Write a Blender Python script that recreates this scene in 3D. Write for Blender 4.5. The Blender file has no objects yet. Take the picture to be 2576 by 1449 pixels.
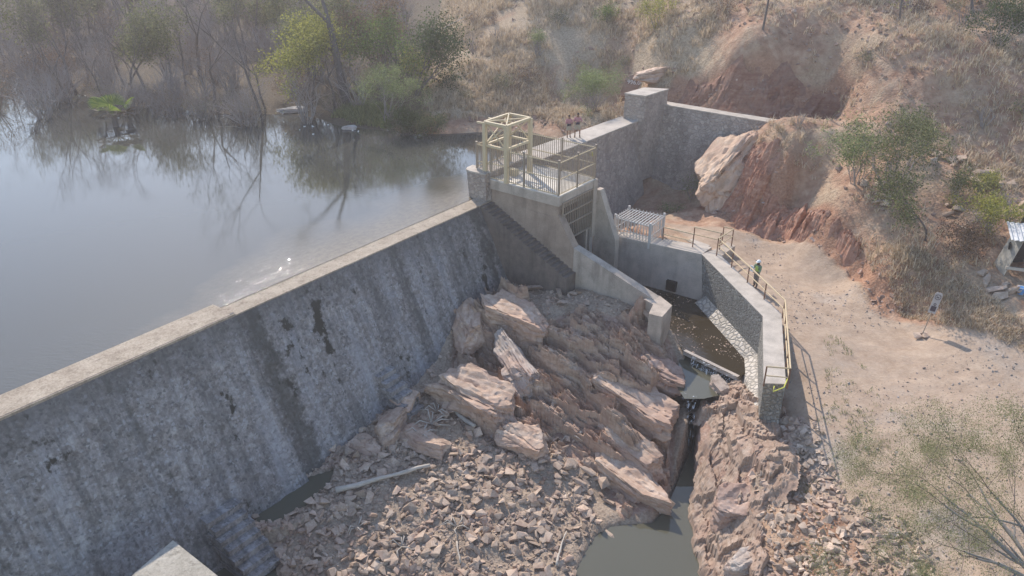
import bpy, bmesh, math, random
import numpy as np
from mathutils import Vector, Matrix

# ------------------------------------------------------------------ camera, world, sun, exposure
SC = bpy.context.scene
C = SC.collection
PITCH = math.radians(27.0); FPX = 1983.0; CAM_H = 18.5
cam_d = bpy.data.cameras.new('camera'); cam = bpy.data.objects.new('camera', cam_d); C.objects.link(cam)
cam.location = (0, 0, CAM_H); cam.rotation_euler = (math.pi / 2 - PITCH, 0, 0)
cam_d.sensor_width = 36; cam_d.lens = 36 * FPX / 2576; cam_d.clip_end = 2000; cam_d.clip_start = .1
SC.camera = cam
SUN_EL = math.radians(40.0); SUN_TR = np.array([.36, -.933])      # the way the light travels over the ground
W = bpy.data.worlds.new('World'); SC.world = W; W.use_nodes = True
nt = W.node_tree; bg = nt.nodes['Background']
sky = nt.nodes.new('ShaderNodeTexSky'); sky.sky_type = 'NISHITA'; sky.sun_disc = False
sky.sun_elevation = SUN_EL; sky.sun_rotation = math.atan2(-SUN_TR[0], -SUN_TR[1])
sky.air_density = 1.0; sky.dust_density = .6; sky.ozone_density = 1.0
nt.links.new(sky.outputs[0], bg.inputs[0]); bg.inputs[1].default_value = .15
sd = bpy.data.lights.new('sun', 'SUN'); sd.energy = 2.85; sd.angle = math.radians(.5); sd.color = (1, .91, .80)
so = bpy.data.objects.new('sun', sd); C.objects.link(so)
dirv = Vector((SUN_TR[0] * math.cos(SUN_EL), SUN_TR[1] * math.cos(SUN_EL), -math.sin(SUN_EL)))
so.rotation_euler = dirv.to_track_quat('-Z', 'Y').to_euler(); so.location = (-20, 60, 60)
SC.view_settings.view_transform = 'Standard'; SC.view_settings.look = 'None'
SC.view_settings.exposure = .82; SC.view_settings.gamma = 1
SC.cycles.max_bounces = 6; SC.cycles.diffuse_bounces = 3; SC.cycles.glossy_bounces = 3
SC.cycles.transparent_max_bounces = 8; SC.cycles.volume_bounces = 0
SC.cycles.use_denoising = True
rng = np.random.default_rng(7); random.seed(7)

# ------------------------------------------------------------------ geometry of the place
sp, cp = math.sin(PITCH), math.cos(PITCH)
def ray(u, v):
    X = (u - 1288) / FPX; Y = (724.5 - v) / FPX
    return np.array([X, cp + Y * sp, -sp + Y * cp])
def G(u, v, z):                       # where the sight line through a measured point meets height z
    d = ray(u, v); return np.array([0, 0, CAM_H]) + d * ((CAM_H - z) / -d[2])
O = G(1235, 505, 0); L0 = G(0, 1050, .1)
AX = (O - L0)[:2]; AX = AX / np.linalg.norm(AX); NX = np.array([AX[1], -AX[0]])
def D(s, t, z): return np.array([*(O[:2] + AX * s + NX * t), z])       # dam coordinates: s along crest, t downstream
def loc(P): q = np.asarray(P)[:2] - O[:2]; return q @ AX, q @ NX
def loca(x, y): return (x - O[0]) * AX[0] + (y - O[1]) * AX[1], (x - O[0]) * NX[0] + (y - O[1]) * NX[1]
AXANG = math.atan2(AX[1], AX[0])

# ------------------------------------------------------------------ noise
def _h(i, j, k, seed):
    with np.errstate(over='ignore'):
        n = (i.astype(np.int64) * 374761393 + j.astype(np.int64) * 668265263 + k.astype(np.int64) * 2147483647 + seed * 974711) & 0xffffffff
        n = ((n ^ (n >> 13)) * 1274126177) & 0xffffffff
        n = (n ^ (n >> 16)) & 0xffffffff
        n = (n * 2246822519) & 0xffffffff
    return (n ^ (n >> 15)).astype(np.float64) % 65536 / 65536.0
def vn(x, y, z=None, seed=0):
    x = np.asarray(x, float); y = np.asarray(y, float); z = np.zeros_like(x) if z is None else np.asarray(z, float)
    i, j, k = np.floor(x), np.floor(y), np.floor(z); fx, fy, fz = x - i, y - j, z - k
    fx, fy, fz = [f * f * (3 - 2 * f) for f in (fx, fy, fz)]; r = 0
    for a in (0, 1):
        for b in (0, 1):
            for c in (0, 1):
                r = r + _h(i + a, j + b, k + c, seed) * (fx if a else 1 - fx) * (fy if b else 1 - fy) * (fz if c else 1 - fz)
    return r * 2 - 1
def fbm(x, y, z=None, o=4, seed=0, g=.5):
    r = 0; a = 1; f = 1
    for q in range(o):
        r = r + a * vn(np.asarray(x) * f, np.asarray(y) * f, None if z is None else np.asarray(z) * f, seed + q * 17); a *= g; f *= 2.03
    return r
def sstep(x, a, b): t = np.clip((x - a) / (b - a), 0, 1); return t * t * (3 - 2 * t)

# ------------------------------------------------------------------ objects and tags
def tag(o, label=None, cat=None, group=None, kind=None):
    if label: o['label'] = label
    if cat: o['category'] = cat
    if group: o['group'] = group
    if kind: o['kind'] = kind
    return o
def empty(name, p, label=None, cat=None, group=None, rz=0):
    o = bpy.data.objects.new(name, None); C.objects.link(o); o.location = Vector(p); o.rotation_euler = (0, 0, rz); o.empty_display_size = .2
    return tag(o, label, cat, group)
def copy_tree(o, parent=None):  # a thing with its parts
    c = o.copy(); C.objects.link(c)
    if parent is not None: c.parent = parent
    for ch in [x for x in KIDS.get(o.name, [])]: copy_tree(ch, c)
    if parent is not None: KIDS.setdefault(parent.name, []).append(c)
    return c
KIDS = {}
def link(name, me, mat, parent=None, smooth=False):
    o = bpy.data.objects.new(name, me); C.objects.link(o)
    if mat is not None: me.materials.append(mat)
    if parent is not None: o.parent = parent; KIDS.setdefault(parent.name, []).append(o)
    me.polygons.foreach_set('use_smooth', np.full(len(me.polygons), bool(smooth)))
    return o
def mesh_np(name, V, F):                # V (n,3), F (m,k) all the same k
    V = np.asarray(V, np.float32); F = np.asarray(F, np.int32)
    me = bpy.data.meshes.new(name); k = F.shape[1]
    me.vertices.add(len(V)); me.vertices.foreach_set('co', V.ravel())
    me.loops.add(F.size); me.loops.foreach_set('vertex_index', F.ravel())
    me.polygons.add(len(F)); me.polygons.foreach_set('loop_start', np.arange(0, F.size, k, dtype=np.int32))
    me.polygons.foreach_set('loop_total', np.full(len(F), k, np.int32))
    me.update(calc_edges=True); return me
class MB:
    def __init__(s): s.v = []; s.f = []
    def add(s, V, F):
        b = len(s.v); s.v += [tuple(map(float, p)) for p in V]; s.f += [tuple(b + i for i in f) for f in F]; return s
    def prism(s, bot, top):             # two rings of equal length
        n = len(bot); return s.add(list(bot) + list(top), [tuple(range(n))[::-1], tuple(range(n, 2 * n))] + [(i, (i + 1) % n, n + (i + 1) % n, n + i) for i in range(n)])
    def dbox(s, s0, s1, t0, t1, z0, z1): # a box in dam coordinates
        r = [(s0, t0), (s1, t0), (s1, t1), (s0, t1)]
        return s.prism([D(a, b, z0) for a, b in r], [D(a, b, z1) for a, b in r])
    def box(s, c, h, M=None):
        M = M or Matrix.Identity(3); P = []
        for dz in (-1, 1):
            for dx, dy in ((-1, -1), (1, -1), (1, 1), (-1, 1)): P.append(Vector(c) + M @ Vector((dx * h[0], dy * h[1], dz * h[2])))
        return s.add(P, [(3, 2, 1, 0), (4, 5, 6, 7)] + [(i, (i + 1) % 4, 4 + (i + 1) % 4, 4 + i) for i in range(4)])
    def bar(s, a, b, w, h=None):        # square bar between two points
        a = Vector(a); b = Vector(b); d = (b - a).normalized(); up = Vector((0, 0, 1)) if abs(d.z) < .95 else Vector((AX[0], AX[1], 0))
        x = d.cross(up).normalized(); y = x.cross(d).normalized(); h = h or w; x *= w / 2; y *= h / 2
        r = [-x - y, x - y, x + y, -x + y]
        return s.prism([a + q for q in r], [b + q for q in r])
    def tube(s, pts, rad, n=6):
        pts = [Vector(p) for p in pts]; rad = rad if hasattr(rad, '__len__') else [rad] * len(pts); rings = []
        for i, p in enumerate(pts):
            d = (pts[min(i + 1, len(pts) - 1)] - pts[max(i - 1, 0)]).normalized(); up = Vector((0, 0, 1)) if abs(d.z) < .9 else Vector((1, 0, 0))
            x = d.cross(up).normalized(); y = d.cross(x)
            rings.append([p + (x * math.cos(2 * math.pi * k / n) + y * math.sin(2 * math.pi * k / n)) * rad[i] for k in range(n)])
        V = [q for r in rings for q in r]; F = []
        for i in range(len(pts) - 1):
            for k in range(n): F.append((i * n + k, i * n + (k + 1) % n, (i + 1) * n + (k + 1) % n, (i + 1) * n + k))
        F += [tuple(range(n))[::-1], tuple(range((len(pts) - 1) * n, len(pts) * n))]
        return s.add(V, F)
    def build(s, name, mat, parent=None, smooth=False, origin=None):
        me = bpy.data.meshes.new(name); V = s.v
        pl = Vector((0, 0, 0))
        if parent is not None: pl = wloc(parent)
        o0 = Vector(origin) if origin is not None else (Vector((0, 0, 0)) if parent is not None else Vector(np.mean(np.array(V), 0)))
        if parent is not None and origin is None: o0 = pl.copy()
        me.from_pydata([tuple(Vector(p) - o0) for p in V], [], s.f); me.update()
        bm = bmesh.new(); bm.from_mesh(me); bmesh.ops.recalc_face_normals(bm, faces=bm.faces); bm.to_mesh(me); bm.free()
        o = link(name, me, mat, parent, smooth); o.location = o0 - pl
        return o
def wloc(o):
    p = Vector((0, 0, 0))
    while o is not None: p += o.location; o = o.parent
    return p

# ------------------------------------------------------------------ materials
class NT:
    def __init__(s, name):
        s.m = bpy.data.materials.new(name); s.m.use_nodes = True; s.t = s.m.node_tree; s.p = s.t.nodes['Principled BSDF']
        s.p.inputs['Specular IOR Level'].default_value = .3; s.g = None; s.tc = None
    def n(s, k, **kw):
        x = s.t.nodes.new(k)
        for a, b in kw.items(): setattr(x, a, b)
        return x
    def L(s, a, b): s.t.links.new(a, b)
    def pos(s):
        if not s.g: s.g = s.n('ShaderNodeNewGeometry')
        return s.g.outputs['Position']
    def ob(s):
        if not s.tc: s.tc = s.n('ShaderNodeTexCoord')
        return s.tc.outputs['Object']
    def mp(s, v, sc=(1, 1, 1), rot=(0, 0, 0)):
        x = s.n('ShaderNodeMapping'); x.inputs['Scale'].default_value = sc; x.inputs['Rotation'].default_value = rot; s.L(v, x.inputs[0]); return x.outputs[0]
    def noise(s, v, sc, det=4, ro=.55, dist=0):
        x = s.n('ShaderNodeTexNoise'); s.L(v, x.inputs['Vector']); x.inputs['Scale'].default_value = sc; x.inputs['Detail'].default_value = det
        x.inputs['Roughness'].default_value = ro; x.inputs['Distortion'].default_value = dist; return x.outputs['Fac']
    def vor(s, v, sc, feat='F1', out='Distance', rnd=1):
        x = s.n('ShaderNodeTexVoronoi', feature=feat); s.L(v, x.inputs['Vector']); x.inputs['Scale'].default_value = sc; x.inputs['Randomness'].default_value = rnd; return x.outputs[out]
    def ramp(s, f, st):
        x = s.n('ShaderNodeValToRGB'); e = x.color_ramp.elements
        while len(e) < len(st): e.new(.5)
        for q, (p, c) in zip(e, st):
            q.position = p; q.color = (*c, 1) if hasattr(c, '__len__') else (c, c, c, 1)
        s.L(f, x.inputs[0]); return x.outputs[0]
    def mix(s, f, a, b, mode='MIX'):
        x = s.n('ShaderNodeMix', data_type='RGBA', blend_type=mode)
        for i, q in ((0, f), (6, a), (7, b)):
            if hasattr(q, 'is_linked'): s.L(q, x.inputs[i])
            elif i == 0: x.inputs[0].default_value = q
            else: x.inputs[i].default_value = (*q, 1) if hasattr(q, '__len__') else (q, q, q, 1)
        return x.outputs[2]
    def ma(s, op, a, b=0, c=0):
        x = s.n('ShaderNodeMath', operation=op)
        for i, q in enumerate((a, b, c)):
            if hasattr(q, 'is_linked'): s.L(q, x.inputs[i])
            else: x.inputs[i].default_value = q
        return x.outputs[0]
    def attr(s, nm): x = s.n('ShaderNodeAttribute', attribute_name=nm); return x.outputs['Fac']
    def out(s, col, rough=.9, bump=None, bs=.5, bd=.05, metal=0):
        for k, q in (('Base Color', col), ('Roughness', rough)):
            if hasattr(q, 'is_linked'): s.L(q, s.p.inputs[k])
            else: s.p.inputs[k].default_value = (*q, 1) if hasattr(q, '__len__') else q
        s.p.inputs['Metallic'].default_value = metal
        if bump is not None:
            b = s.n('ShaderNodeBump'); b.inputs['Strength'].default_value = bs; b.inputs['Distance'].default_value = bd; s.L(bump, b.inputs['Height']); s.L(b.outputs[0], s.p.inputs['Normal'])
        return s.m
def plain(name, c, rough=.8, var=.25, sc=6, metal=0):
    n = NT(name); f = n.noise(n.ob(), sc, 5)
    return n.out(n.mix(f, [q * (1 - var) for q in c], [min(1, q * (1 + var)) for q in c]), rough, f, .2, .02, metal)

def m_terrain():
    n = NT('terrain_soil'); P = n.pos()
    big = n.noise(P, .25, 5, .6); mid = n.noise(P, 1.3, 5, .6); fine = n.noise(P, 6, 6, .7); peb = n.vor(P, 7); peb2 = n.vor(P, 3.2)
    soil = n.ramp(mid, [(.3, (.25, .135, .085)), (.5, (.39, .235, .155)), (.7, (.50, .345, .24))])
    red = n.ramp(fine, [(.3, (.25, .12, .07)), (.55, (.39, .22, .14)), (.75, (.50, .33, .23))])
    litter = n.ramp(fine, [(.3, (.25, .175, .115)), (.5, (.43, .32, .215)), (.72, (.58, .46, .32))])
    road = n.ramp(n.ma('ADD', n.ma('MULTIPLY', mid, .6), n.ma('MULTIPLY', fine, .4)), [(.35, (.33, .235, .165)), (.5, (.42, .31, .225)), (.65, (.50, .38, .28))])
    grav = n.ramp(n.vor(P, 9, out='Color'), [(.2, (.30, .25, .21)), (.6, (.42, .35, .29)), (.9, (.50, .43, .36))])
    road = n.mix(n.ramp(big, [(.56, 0), (.68, .8)]), road, grav)
    rut = n.noise(n.mp(P, (.5, 3.2, 1), (0, 0, 1.05)), .9, 3, .5, .5); road = n.mix(n.ramp(rut, [(.5, 0), (.6, .35)]), road, (.36, .265, .20))
    rock = n.ramp(n.noise(n.mp(P, (1, 1, 2.5), (.5, .3, 0)), 1.6, 8, .65), [(.3, (.24, .14, .10)), (.5, (.40, .265, .20)), (.68, (.52, .40, .32))])
    bed = n.ramp(fine, [(.3, (.22, .165, .12)), (.5, (.36, .275, .205)), (.7, (.48, .38, .285))])
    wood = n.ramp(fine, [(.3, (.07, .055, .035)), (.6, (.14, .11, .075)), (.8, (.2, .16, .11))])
    c = n.mix(n.ramp(big, [(.46, 0), (.64, .8)]), soil, litter)
    nz = n.ma('MULTIPLY_ADD', fine, .5, -.25)
    def msk(a): return n.ramp(n.ma('ADD', n.attr(a), nz), [(.35, 0), (.65, 1)])
    c = n.mix(msk('m_grass'), c, litter); c = n.mix(msk('m_red'), c, red); c = n.mix(msk('m_road'), c, road)
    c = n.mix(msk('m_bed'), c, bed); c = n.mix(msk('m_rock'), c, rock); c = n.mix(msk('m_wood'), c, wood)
    h = n.ma('ADD', n.ma('MULTIPLY', peb, -.35), n.ma('ADD', n.ma('MULTIPLY', fine, .8), n.ma('MULTIPLY', peb2, -.2)))
    h = n.ma('MULTIPLY', h, n.ma('MULTIPLY_ADD', n.attr('m_road'), -.72, 1))
    return n.out(c, .95, h, .8, .12)
def m_rock(name, a, b, c, sc=1.2, band=3.0, sheen=.85, bd=.05):
    n = NT(name); P = n.ob(); oi = n.n('ShaderNodeObjectInfo')
    st = n.noise(n.mp(P, (.6, .6, band)), sc, 8, .65, .6); f = n.noise(P, sc * 3, 7, .7); cr = n.vor(n.mp(P, (1, 1, 1.6)), sc * 1.3, 'DISTANCE_TO_EDGE')
    col = n.ramp(n.ma('ADD', n.ma('MULTIPLY', st, .6), n.ma('MULTIPLY', f, .4)), [(.34, a), (.5, b), (.64, c)])
    col = n.mix(n.ramp(n.noise(P, .6, 3), [(.45, 0), (.62, 1)]), col, n.mix(.5, col, (.40, .245, .18)))
    gi = n.n('ShaderNodeNewGeometry'); v = n.ma('ADD', n.ma('MULTIPLY_ADD', oi.outputs['Random'], .22, .60), n.ma('MULTIPLY', gi.outputs['Random Per Island'], .42))
    hsv = n.n('ShaderNodeHueSaturation'); n.L(v, hsv.inputs['Value']); hsv.inputs['Saturation'].default_value = .95; n.L(col, hsv.inputs['Color'])
    h = n.ma('ADD', n.ma('MULTIPLY', st, 1.0), n.ma('MULTIPLY', f, .6))
    return n.out(hsv.outputs[0], sheen, h, .8, bd)
def m_masonry(name, cols, sc=3.2, mortar=(.30, .28, .26), mw=.06, bd=.08, flat=None, stain=0):
    n = NT(name); P = n.pos(); w = n.mix(.12, P, n.n('ShaderNodeTexNoise').outputs['Color'])
    wb = n.n('ShaderNodeTexNoise'); wb.inputs['Scale'].default_value = 3; wb.inputs['Detail'].default_value = 4; n.L(P, wb.inputs['Vector']); P2 = n.mix(.16, P, wb.outputs['Color'], 'ADD')
    cell = n.vor(P2, sc, out='Color'); e = n.vor(P2, sc, 'DISTANCE_TO_EDGE'); f = n.noise(P, 9, 6, .7)
    col = n.ramp(cell, [(.15, cols[0]), (.5, cols[1]), (.85, cols[2])]); col = n.mix(n.ramp(e, [(mw * .5, 1), (mw * 1.6, 0)]), col, mortar)
    col = n.mix(.35, col, n.ramp(f, [(.3, [q * .6 for q in cols[1]]), (.7, cols[2])]))
    if stain: col = n.mix(n.ramp(n.noise(n.mp(P, (1, 1, .25)), .8, 5), [(.45, 0), (.7, stain)]), col, (.08, .07, .06))
    h = n.ma('ADD', n.ramp(e, [(0, 0), (mw * 2, 1)]), n.ma('MULTIPLY', f, .5))
    return n.out(col, .9, h, .8, bd)
def m_damface():
    n = NT('damp_masonry'); P = n.pos(); al = n.mp(P, (1, 1, 1), (0, 0, -AXANG))        # x along the crest now
    wob = n.n('ShaderNodeTexNoise'); wob.inputs['Scale'].default_value = 2.5; wob.inputs['Detail'].default_value = 5; n.L(P, wob.inputs['Vector']); Pw = n.mix(.22, P, wob.outputs['Color'], 'ADD')
    cell = n.vor(Pw, 4.6, out='Color'); cell2 = n.vor(Pw, 9.5, out='Color'); f = n.noise(P, 5, 8, .75); g = n.noise(P, 1.6, 6, .65)
    streak = n.noise(n.mp(al, (1.0, .1, .1)), .7, 7, .68, .4); streak2 = n.noise(n.mp(al, (3.0, .25, .25)), 1.0, 6, .65, .3)
    col = n.ramp(n.ma('ADD', n.ma('MULTIPLY', f, .7), n.ma('MULTIPLY', g, .3)), [(.37, (.145, .118, .10)), (.5, (.30, .257, .228)), (.61, (.52, .46, .415))])
    col = n.mix(.38, col, n.ramp(cell, [(.1, (.10, .10, .105)), (.5, (.24, .235, .245)), (.9, (.42, .41, .42))])); col = n.mix(n.ramp(cell2, [(.78, 0), (.86, .55)]), col, (.45, .44, .45)); col = n.mix(n.ramp(cell2, [(.14, .6), (.2, 0)]), col, (.09, .09, .09))
    col = n.mix(n.ramp(streak, [(.36, .55), (.52, 0)]), col, (.095, .09, .085)); col = n.mix(n.ramp(streak2, [(.38, .45), (.5, 0)]), col, (.11, .105, .10))
    col = n.mix(n.ramp(streak, [(.52, 0), (.68, .5)]), col, (.42, .41, .43))
    col = n.mix(n.ramp(n.ma('ADD', n.ma('MULTIPLY', g, .35), n.ma('MULTIPLY', n.noise(n.mp(al, (1.3, .4, .4)), .42, 7, .62), .65)), [(.385, 1), (.415, 0)]), col, (.05, .046, .036))
    col = n.mix(n.ramp(n.ma('ADD', n.ma('MULTIPLY', g, .5), n.ma('MULTIPLY', f, .5)), [(.36, .6), (.43, 0)]), col, (.08, .075, .065))
    sx = n.n('ShaderNodeSeparateXYZ'); n.L(al, sx.inputs[0]); X0 = float(O[:2] @ AX)
    for s0, w0, k0 in ((-18.95, .8, .7), (-32.5, .5, .5), (-1.9, .6, .7), (-9.2, .35, .4), (-26.0, .3, .35)):
        dd = n.ma('ABSOLUTE', n.ma('ADD', n.ma('SUBTRACT', sx.outputs[0], X0 + s0), n.ma('MULTIPLY_ADD', g, 3.0, -1.5))); col = n.mix(n.ramp(n.ma('DIVIDE', dd, w0), [(.35, k0), (1, 0)]), col, (.07, .066, .055))
    zz = n.ma('ADD', sx.outputs[2], n.ma('MULTIPLY_ADD', streak, 3.2, -1.6)); col = n.mix(n.ramp(n.ma('MULTIPLY_ADD', zz, .1, 1), [(.84, 0), (1, .6)]), col, (.11, .10, .09))
    h = n.ma('ADD', n.ma('MULTIPLY', f, 1.2), n.ma('ADD', n.ma('MULTIPLY', cell2, .35), n.ma('MULTIPLY', cell, .3)))
    return n.out(col, .8, h, .8, .07)
def m_water(name, base, rip, sc, ior=1.45, rough=.03, edge=False):
    n = NT(name); P = n.pos(); n.p.inputs['IOR'].default_value = ior; n.p.inputs['Specular IOR Level'].default_value = .5
    big = n.noise(P, .05, 3); col = n.mix(big, [q * .8 for q in base], [q * 1.2 for q in base])
    a = n.noise(n.mp(P, (1, 2.2, 1), (0, 0, .3)), sc, 3, .5); b = n.noise(P, sc * 4, 3, .6)
    amp = n.ramp(n.noise(P, .09, 3), [(.42, .25), (.6, 1)])
    return n.out(col, rough, n.ma('MULTIPLY', n.ma('ADD', a, n.ma('MULTIPLY', b, .35)), amp), rip, .03)
def m_lake():
    n = NT('lake_water'); P = n.pos(); n.p.inputs['IOR'].default_value = 1.43; n.p.inputs['Specular IOR Level'].default_value = .5
    al = n.mp(P, (1, 1, 1), (0, 0, -AXANG)); sx = n.n('ShaderNodeSeparateXYZ'); n.L(al, sx.inputs[0]); Y0 = float(O[0] * -AX[1] + O[1] * AX[0])
    up = n.ma('SUBTRACT', sx.outputs[1], Y0); big = n.noise(P, .12, 5, .6); X1 = float(O[:2] @ AX); sc = n.ma('SUBTRACT', sx.outputs[0], X1); up2 = n.ma('ADD', up, n.ma('MULTIPLY_ADD', big, 9, -4.5)); up3 = n.ma('ADD', up2, n.ma('MULTIPLY', n.ma('MINIMUM', n.ma('ADD', sc, 13), 0), -.35))   # metres upstream of the crest
    sh = n.noise(n.mp(al, (.7, 1, 1)), 3.5, 7, .75)
    col = n.mix(n.ramp(n.ma('MULTIPLY', up3, .1), [(.12, 1), (.62, 0)]), (.066, .066, .056), n.ramp(sh, [(.35, (.13, .105, .07)), (.6, (.21, .17, .115))]))
    a = n.noise(n.mp(P, (1, 2.4, 1), (0, 0, .5)), 2.6, 4, .6); b = n.noise(P, 9, 3, .6); c = n.noise(P, .5, 2)
    amp = n.ramp(n.ma('MULTIPLY', up2, .1), [(.2, 1), (.55, .10), (1, .05)])
    rg = n.ma('MULTIPLY_ADD', n.ma('MULTIPLY', n.ramp(n.ma('MULTIPLY', up2, .1), [(.25, 1), (.6, 0)]), n.ramp(n.noise(n.mp(al, (.4, 1.6, 1)), 1.5, 5, .6), [(.5, 0), (.72, 1)])), .09, .03)
    return n.out(col, rg, n.ma('ADD', n.ma('MULTIPLY', n.ma('ADD', a, n.ma('MULTIPLY', b, .4)), amp), n.ma('MULTIPLY', c, .10)), .45, .035)
def m_leaf(name, cols, tr=.5):
    n = NT(name); oi = n.n('ShaderNodeNewGeometry'); r = oi.outputs['Random Per Island']
    col = n.ramp(r, [(0, cols[0]), (.5, cols[1]), (1, cols[2])]); m = n.out(col, .65)
    t = n.n('ShaderNodeBsdfTranslucent'); n.L(n.mix(.5, col, (.5, .5, .1), 'MIX') if False else col, t.inputs[0]); mx = n.n('ShaderNodeMixShader'); mx.inputs[0].default_value = tr
    n.L(n.p.outputs[0], mx.inputs[1]); n.L(t.outputs[0], mx.inputs[2]); n.L(mx.outputs[0], n.t.nodes['Material Output'].inputs[0]); return m
def m_concrete(name, c, rough=.9, stain=.5, sc=1.2):
    n = NT(name); P = n.pos(); a = n.noise(P, sc, 6, .6); f = n.noise(P, 14, 5, .7); s = n.noise(n.mp(P, (1, 1, .15)), 1.6, 5, .6)
    col = n.ramp(n.ma('ADD', n.ma('MULTIPLY', a, .6), n.ma('MULTIPLY', f, .4)), [(.35, [q * .72 for q in c]), (.52, c), (.68, [min(1, q * 1.2) for q in c])])
    col = n.mix(n.ramp(s, [(.5, 0), (.72, stain)]), col, [q * .35 for q in c])
    return n.out(col, rough, n.ma('ADD', a, n.ma('MULTIPLY', f, .6)), .5, .03)
def m_gravelly(name, a, b, c):
    n = NT(name); P = n.pos(); f = n.noise(P, 9, 7, .75); g = n.noise(P, .9, 5, .6); v = n.vor(P, 14, out='Color')
    col = n.ramp(n.ma('ADD', n.ma('MULTIPLY', f, .55), n.ma('MULTIPLY', g, .45)), [(.36, a), (.5, b), (.64, c)]); col = n.mix(.25, col, n.ramp(v, [(.1, a), (.9, c)]))
    col = n.mix(n.ramp(n.noise(P, 2.2, 6, .7), [(.33, .7), (.46, 0)]), col, [q * .7 for q in a])
    return n.out(col, .9, n.ma('ADD', f, n.ma('MULTIPLY', v, .4)), .9, .06)
MT = {}
MT['terrain'] = m_terrain()
MT['rock'] = m_rock('pink_sandstone', (.26, .16, .11), (.46, .325, .235), (.62, .485, .38))
MT['rockgrey'] = m_rock('grey_schist', (.25, .195, .16), (.41, .335, .28), (.54, .465, .40))
MT['rockred'] = m_rock('red_rock', (.23, .135, .10), (.38, .255, .195), (.50, .38, .31)); MT['rockcut'] = m_rock('red_cut_rock', (.22, .085, .05), (.37, .17, .10), (.50, .30, .20))
MT['rubble'] = m_rock('loose_stone', (.31, .215, .155), (.49, .365, .27), (.65, .52, .41), 2.5, 1.4, bd=.012)
MT['dam'] = m_damface()
MT['masonry'] = m_masonry('grey_stone_masonry', [(.32, .255, .22), (.45, .37, .315), (.58, .49, .42)], 3.6, (.42, .35, .30), stain=.35)
MT['slate'] = m_masonry('thin_stone_masonry', [(.22, .21, .19), (.32, .30, .27), (.42, .40, .36)], 4.5, (.26, .25, .22), .08, .10)
MT['cobble'] = m_masonry('cobbled_plinth', [(.52, .46, .38), (.60, .54, .46), (.68, .62, .55)], 3.1, (.30, .27, .23), .10, .07)
MT['crest'] = m_gravelly('crest_mortar_gravel', (.22, .175, .13), (.40, .325, .25), (.56, .48, .385))
MT['capping'] = m_concrete('pale_cement_capping', (.50, .44, .375), .9, .25)
MT['conc'] = m_concrete('grey_concrete', (.48, .40, .325))
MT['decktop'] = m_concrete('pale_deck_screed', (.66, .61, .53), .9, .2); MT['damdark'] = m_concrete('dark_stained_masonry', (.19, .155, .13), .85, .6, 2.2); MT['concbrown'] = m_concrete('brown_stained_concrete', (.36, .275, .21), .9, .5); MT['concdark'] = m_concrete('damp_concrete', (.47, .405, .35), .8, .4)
MT['steelcream'] = plain('cream_painted_steel', (.58, .47, .30), .55, .12)
MT['steelgrey'] = plain('galvanised_steel', (.36, .30, .235), .5, .2, 6, .3)
MT['steelpale'] = plain('pale_galvanised_steel', (.55, .53, .50), .5, .15); MT['railyellow'] = plain('faded_yellow_rail', (.62, .48, .30), .55, .15)
MT['railrust'] = plain('rusty_post', (.20, .11, .07), .8, .4)
MT['bark'] = plain('grey_bark', (.13, .11, .10), .9, .35, 3)
MT['barkpale'] = plain('pale_bark', (.26, .235, .21), .9, .3, 3)
MT['twig'] = plain('dry_twigs', (.30, .26, .24), .9, .3, 2)
MT['twigred'] = plain('russet_twigs', (.22, .155, .12), .9, .3, 2)
MT['drift'] = plain('bleached_driftwood', (.50, .44, .37), .8, .25, 4)
MT['lgreen'] = m_leaf('green_leaves', [(.06, .11, .025), (.13, .20, .05), (.25, .32, .09)])
MT['lyellow'] = m_leaf('yellow_green_leaves', [(.14, .155, .035), (.30, .30, .065), (.47, .44, .12)])
MT['lolive'] = m_leaf('olive_leaves', [(.08, .09, .04), (.15, .165, .07), (.26, .26, .12)])
MT['lfeather'] = m_leaf('feathery_leaves', [(.11, .15, .055), (.21, .26, .10), (.36, .40, .19)])
MT['lbrown'] = m_leaf('dry_brown_leaves', [(.10, .065, .04), (.19, .125, .08), (.30, .21, .13)])
MT['ldark'] = m_leaf('dark_leaves', [(.03, .05, .018), (.055, .085, .03), (.09, .13, .045)])
MT['thornleaf'] = m_leaf('olive_thorn_leaves', [(.13, .14, .06), (.24, .25, .11), (.40, .39, .21)]); MT['palm'] = m_leaf('palm_frond', [(.10, .17, .03), (.18, .26, .05), (.32, .36, .08)])
MT['palmdead'] = m_leaf('dead_frond', [(.09, .07, .05), (.16, .125, .09), (.24, .19, .13)], .1)
MT['straw'] = m_leaf('dry_grass', [(.38, .29, .195), (.58, .46, .32), (.80, .67, .50)], .3)
MT['reedgreen'] = m_leaf('green_grass', [(.12, .15, .05), (.22, .25, .09), (.38, .38, .18)], .3)
MT['lake'] = m_lake()
MT['chan'] = m_water('channel_water', (.045, .034, .02), .8, 3, 1.4, .05)
MT['pool'] = m_water('pool_water', (.11, .105, .075), .12, 1.2, 1.45, .03)
MT['whiterock'] = m_rock('white_weathered_rock', (.16, .15, .14), (.42, .40, .38), (.60, .58, .55)); MT['orange'] = m_rock('orange_tan_rock', (.36, .225, .14), (.52, .36, .245), (.66, .50, .37), 1.0, 1.5); MT['foam'] = plain('white_water', (.75, .76, .78), .4, .2, 20)
MT['white'] = plain('white_paint', (.78, .77, .74), .5, .06)
MT['black'] = plain('dark_pit', (.02, .02, .02), .9, .1)

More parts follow.
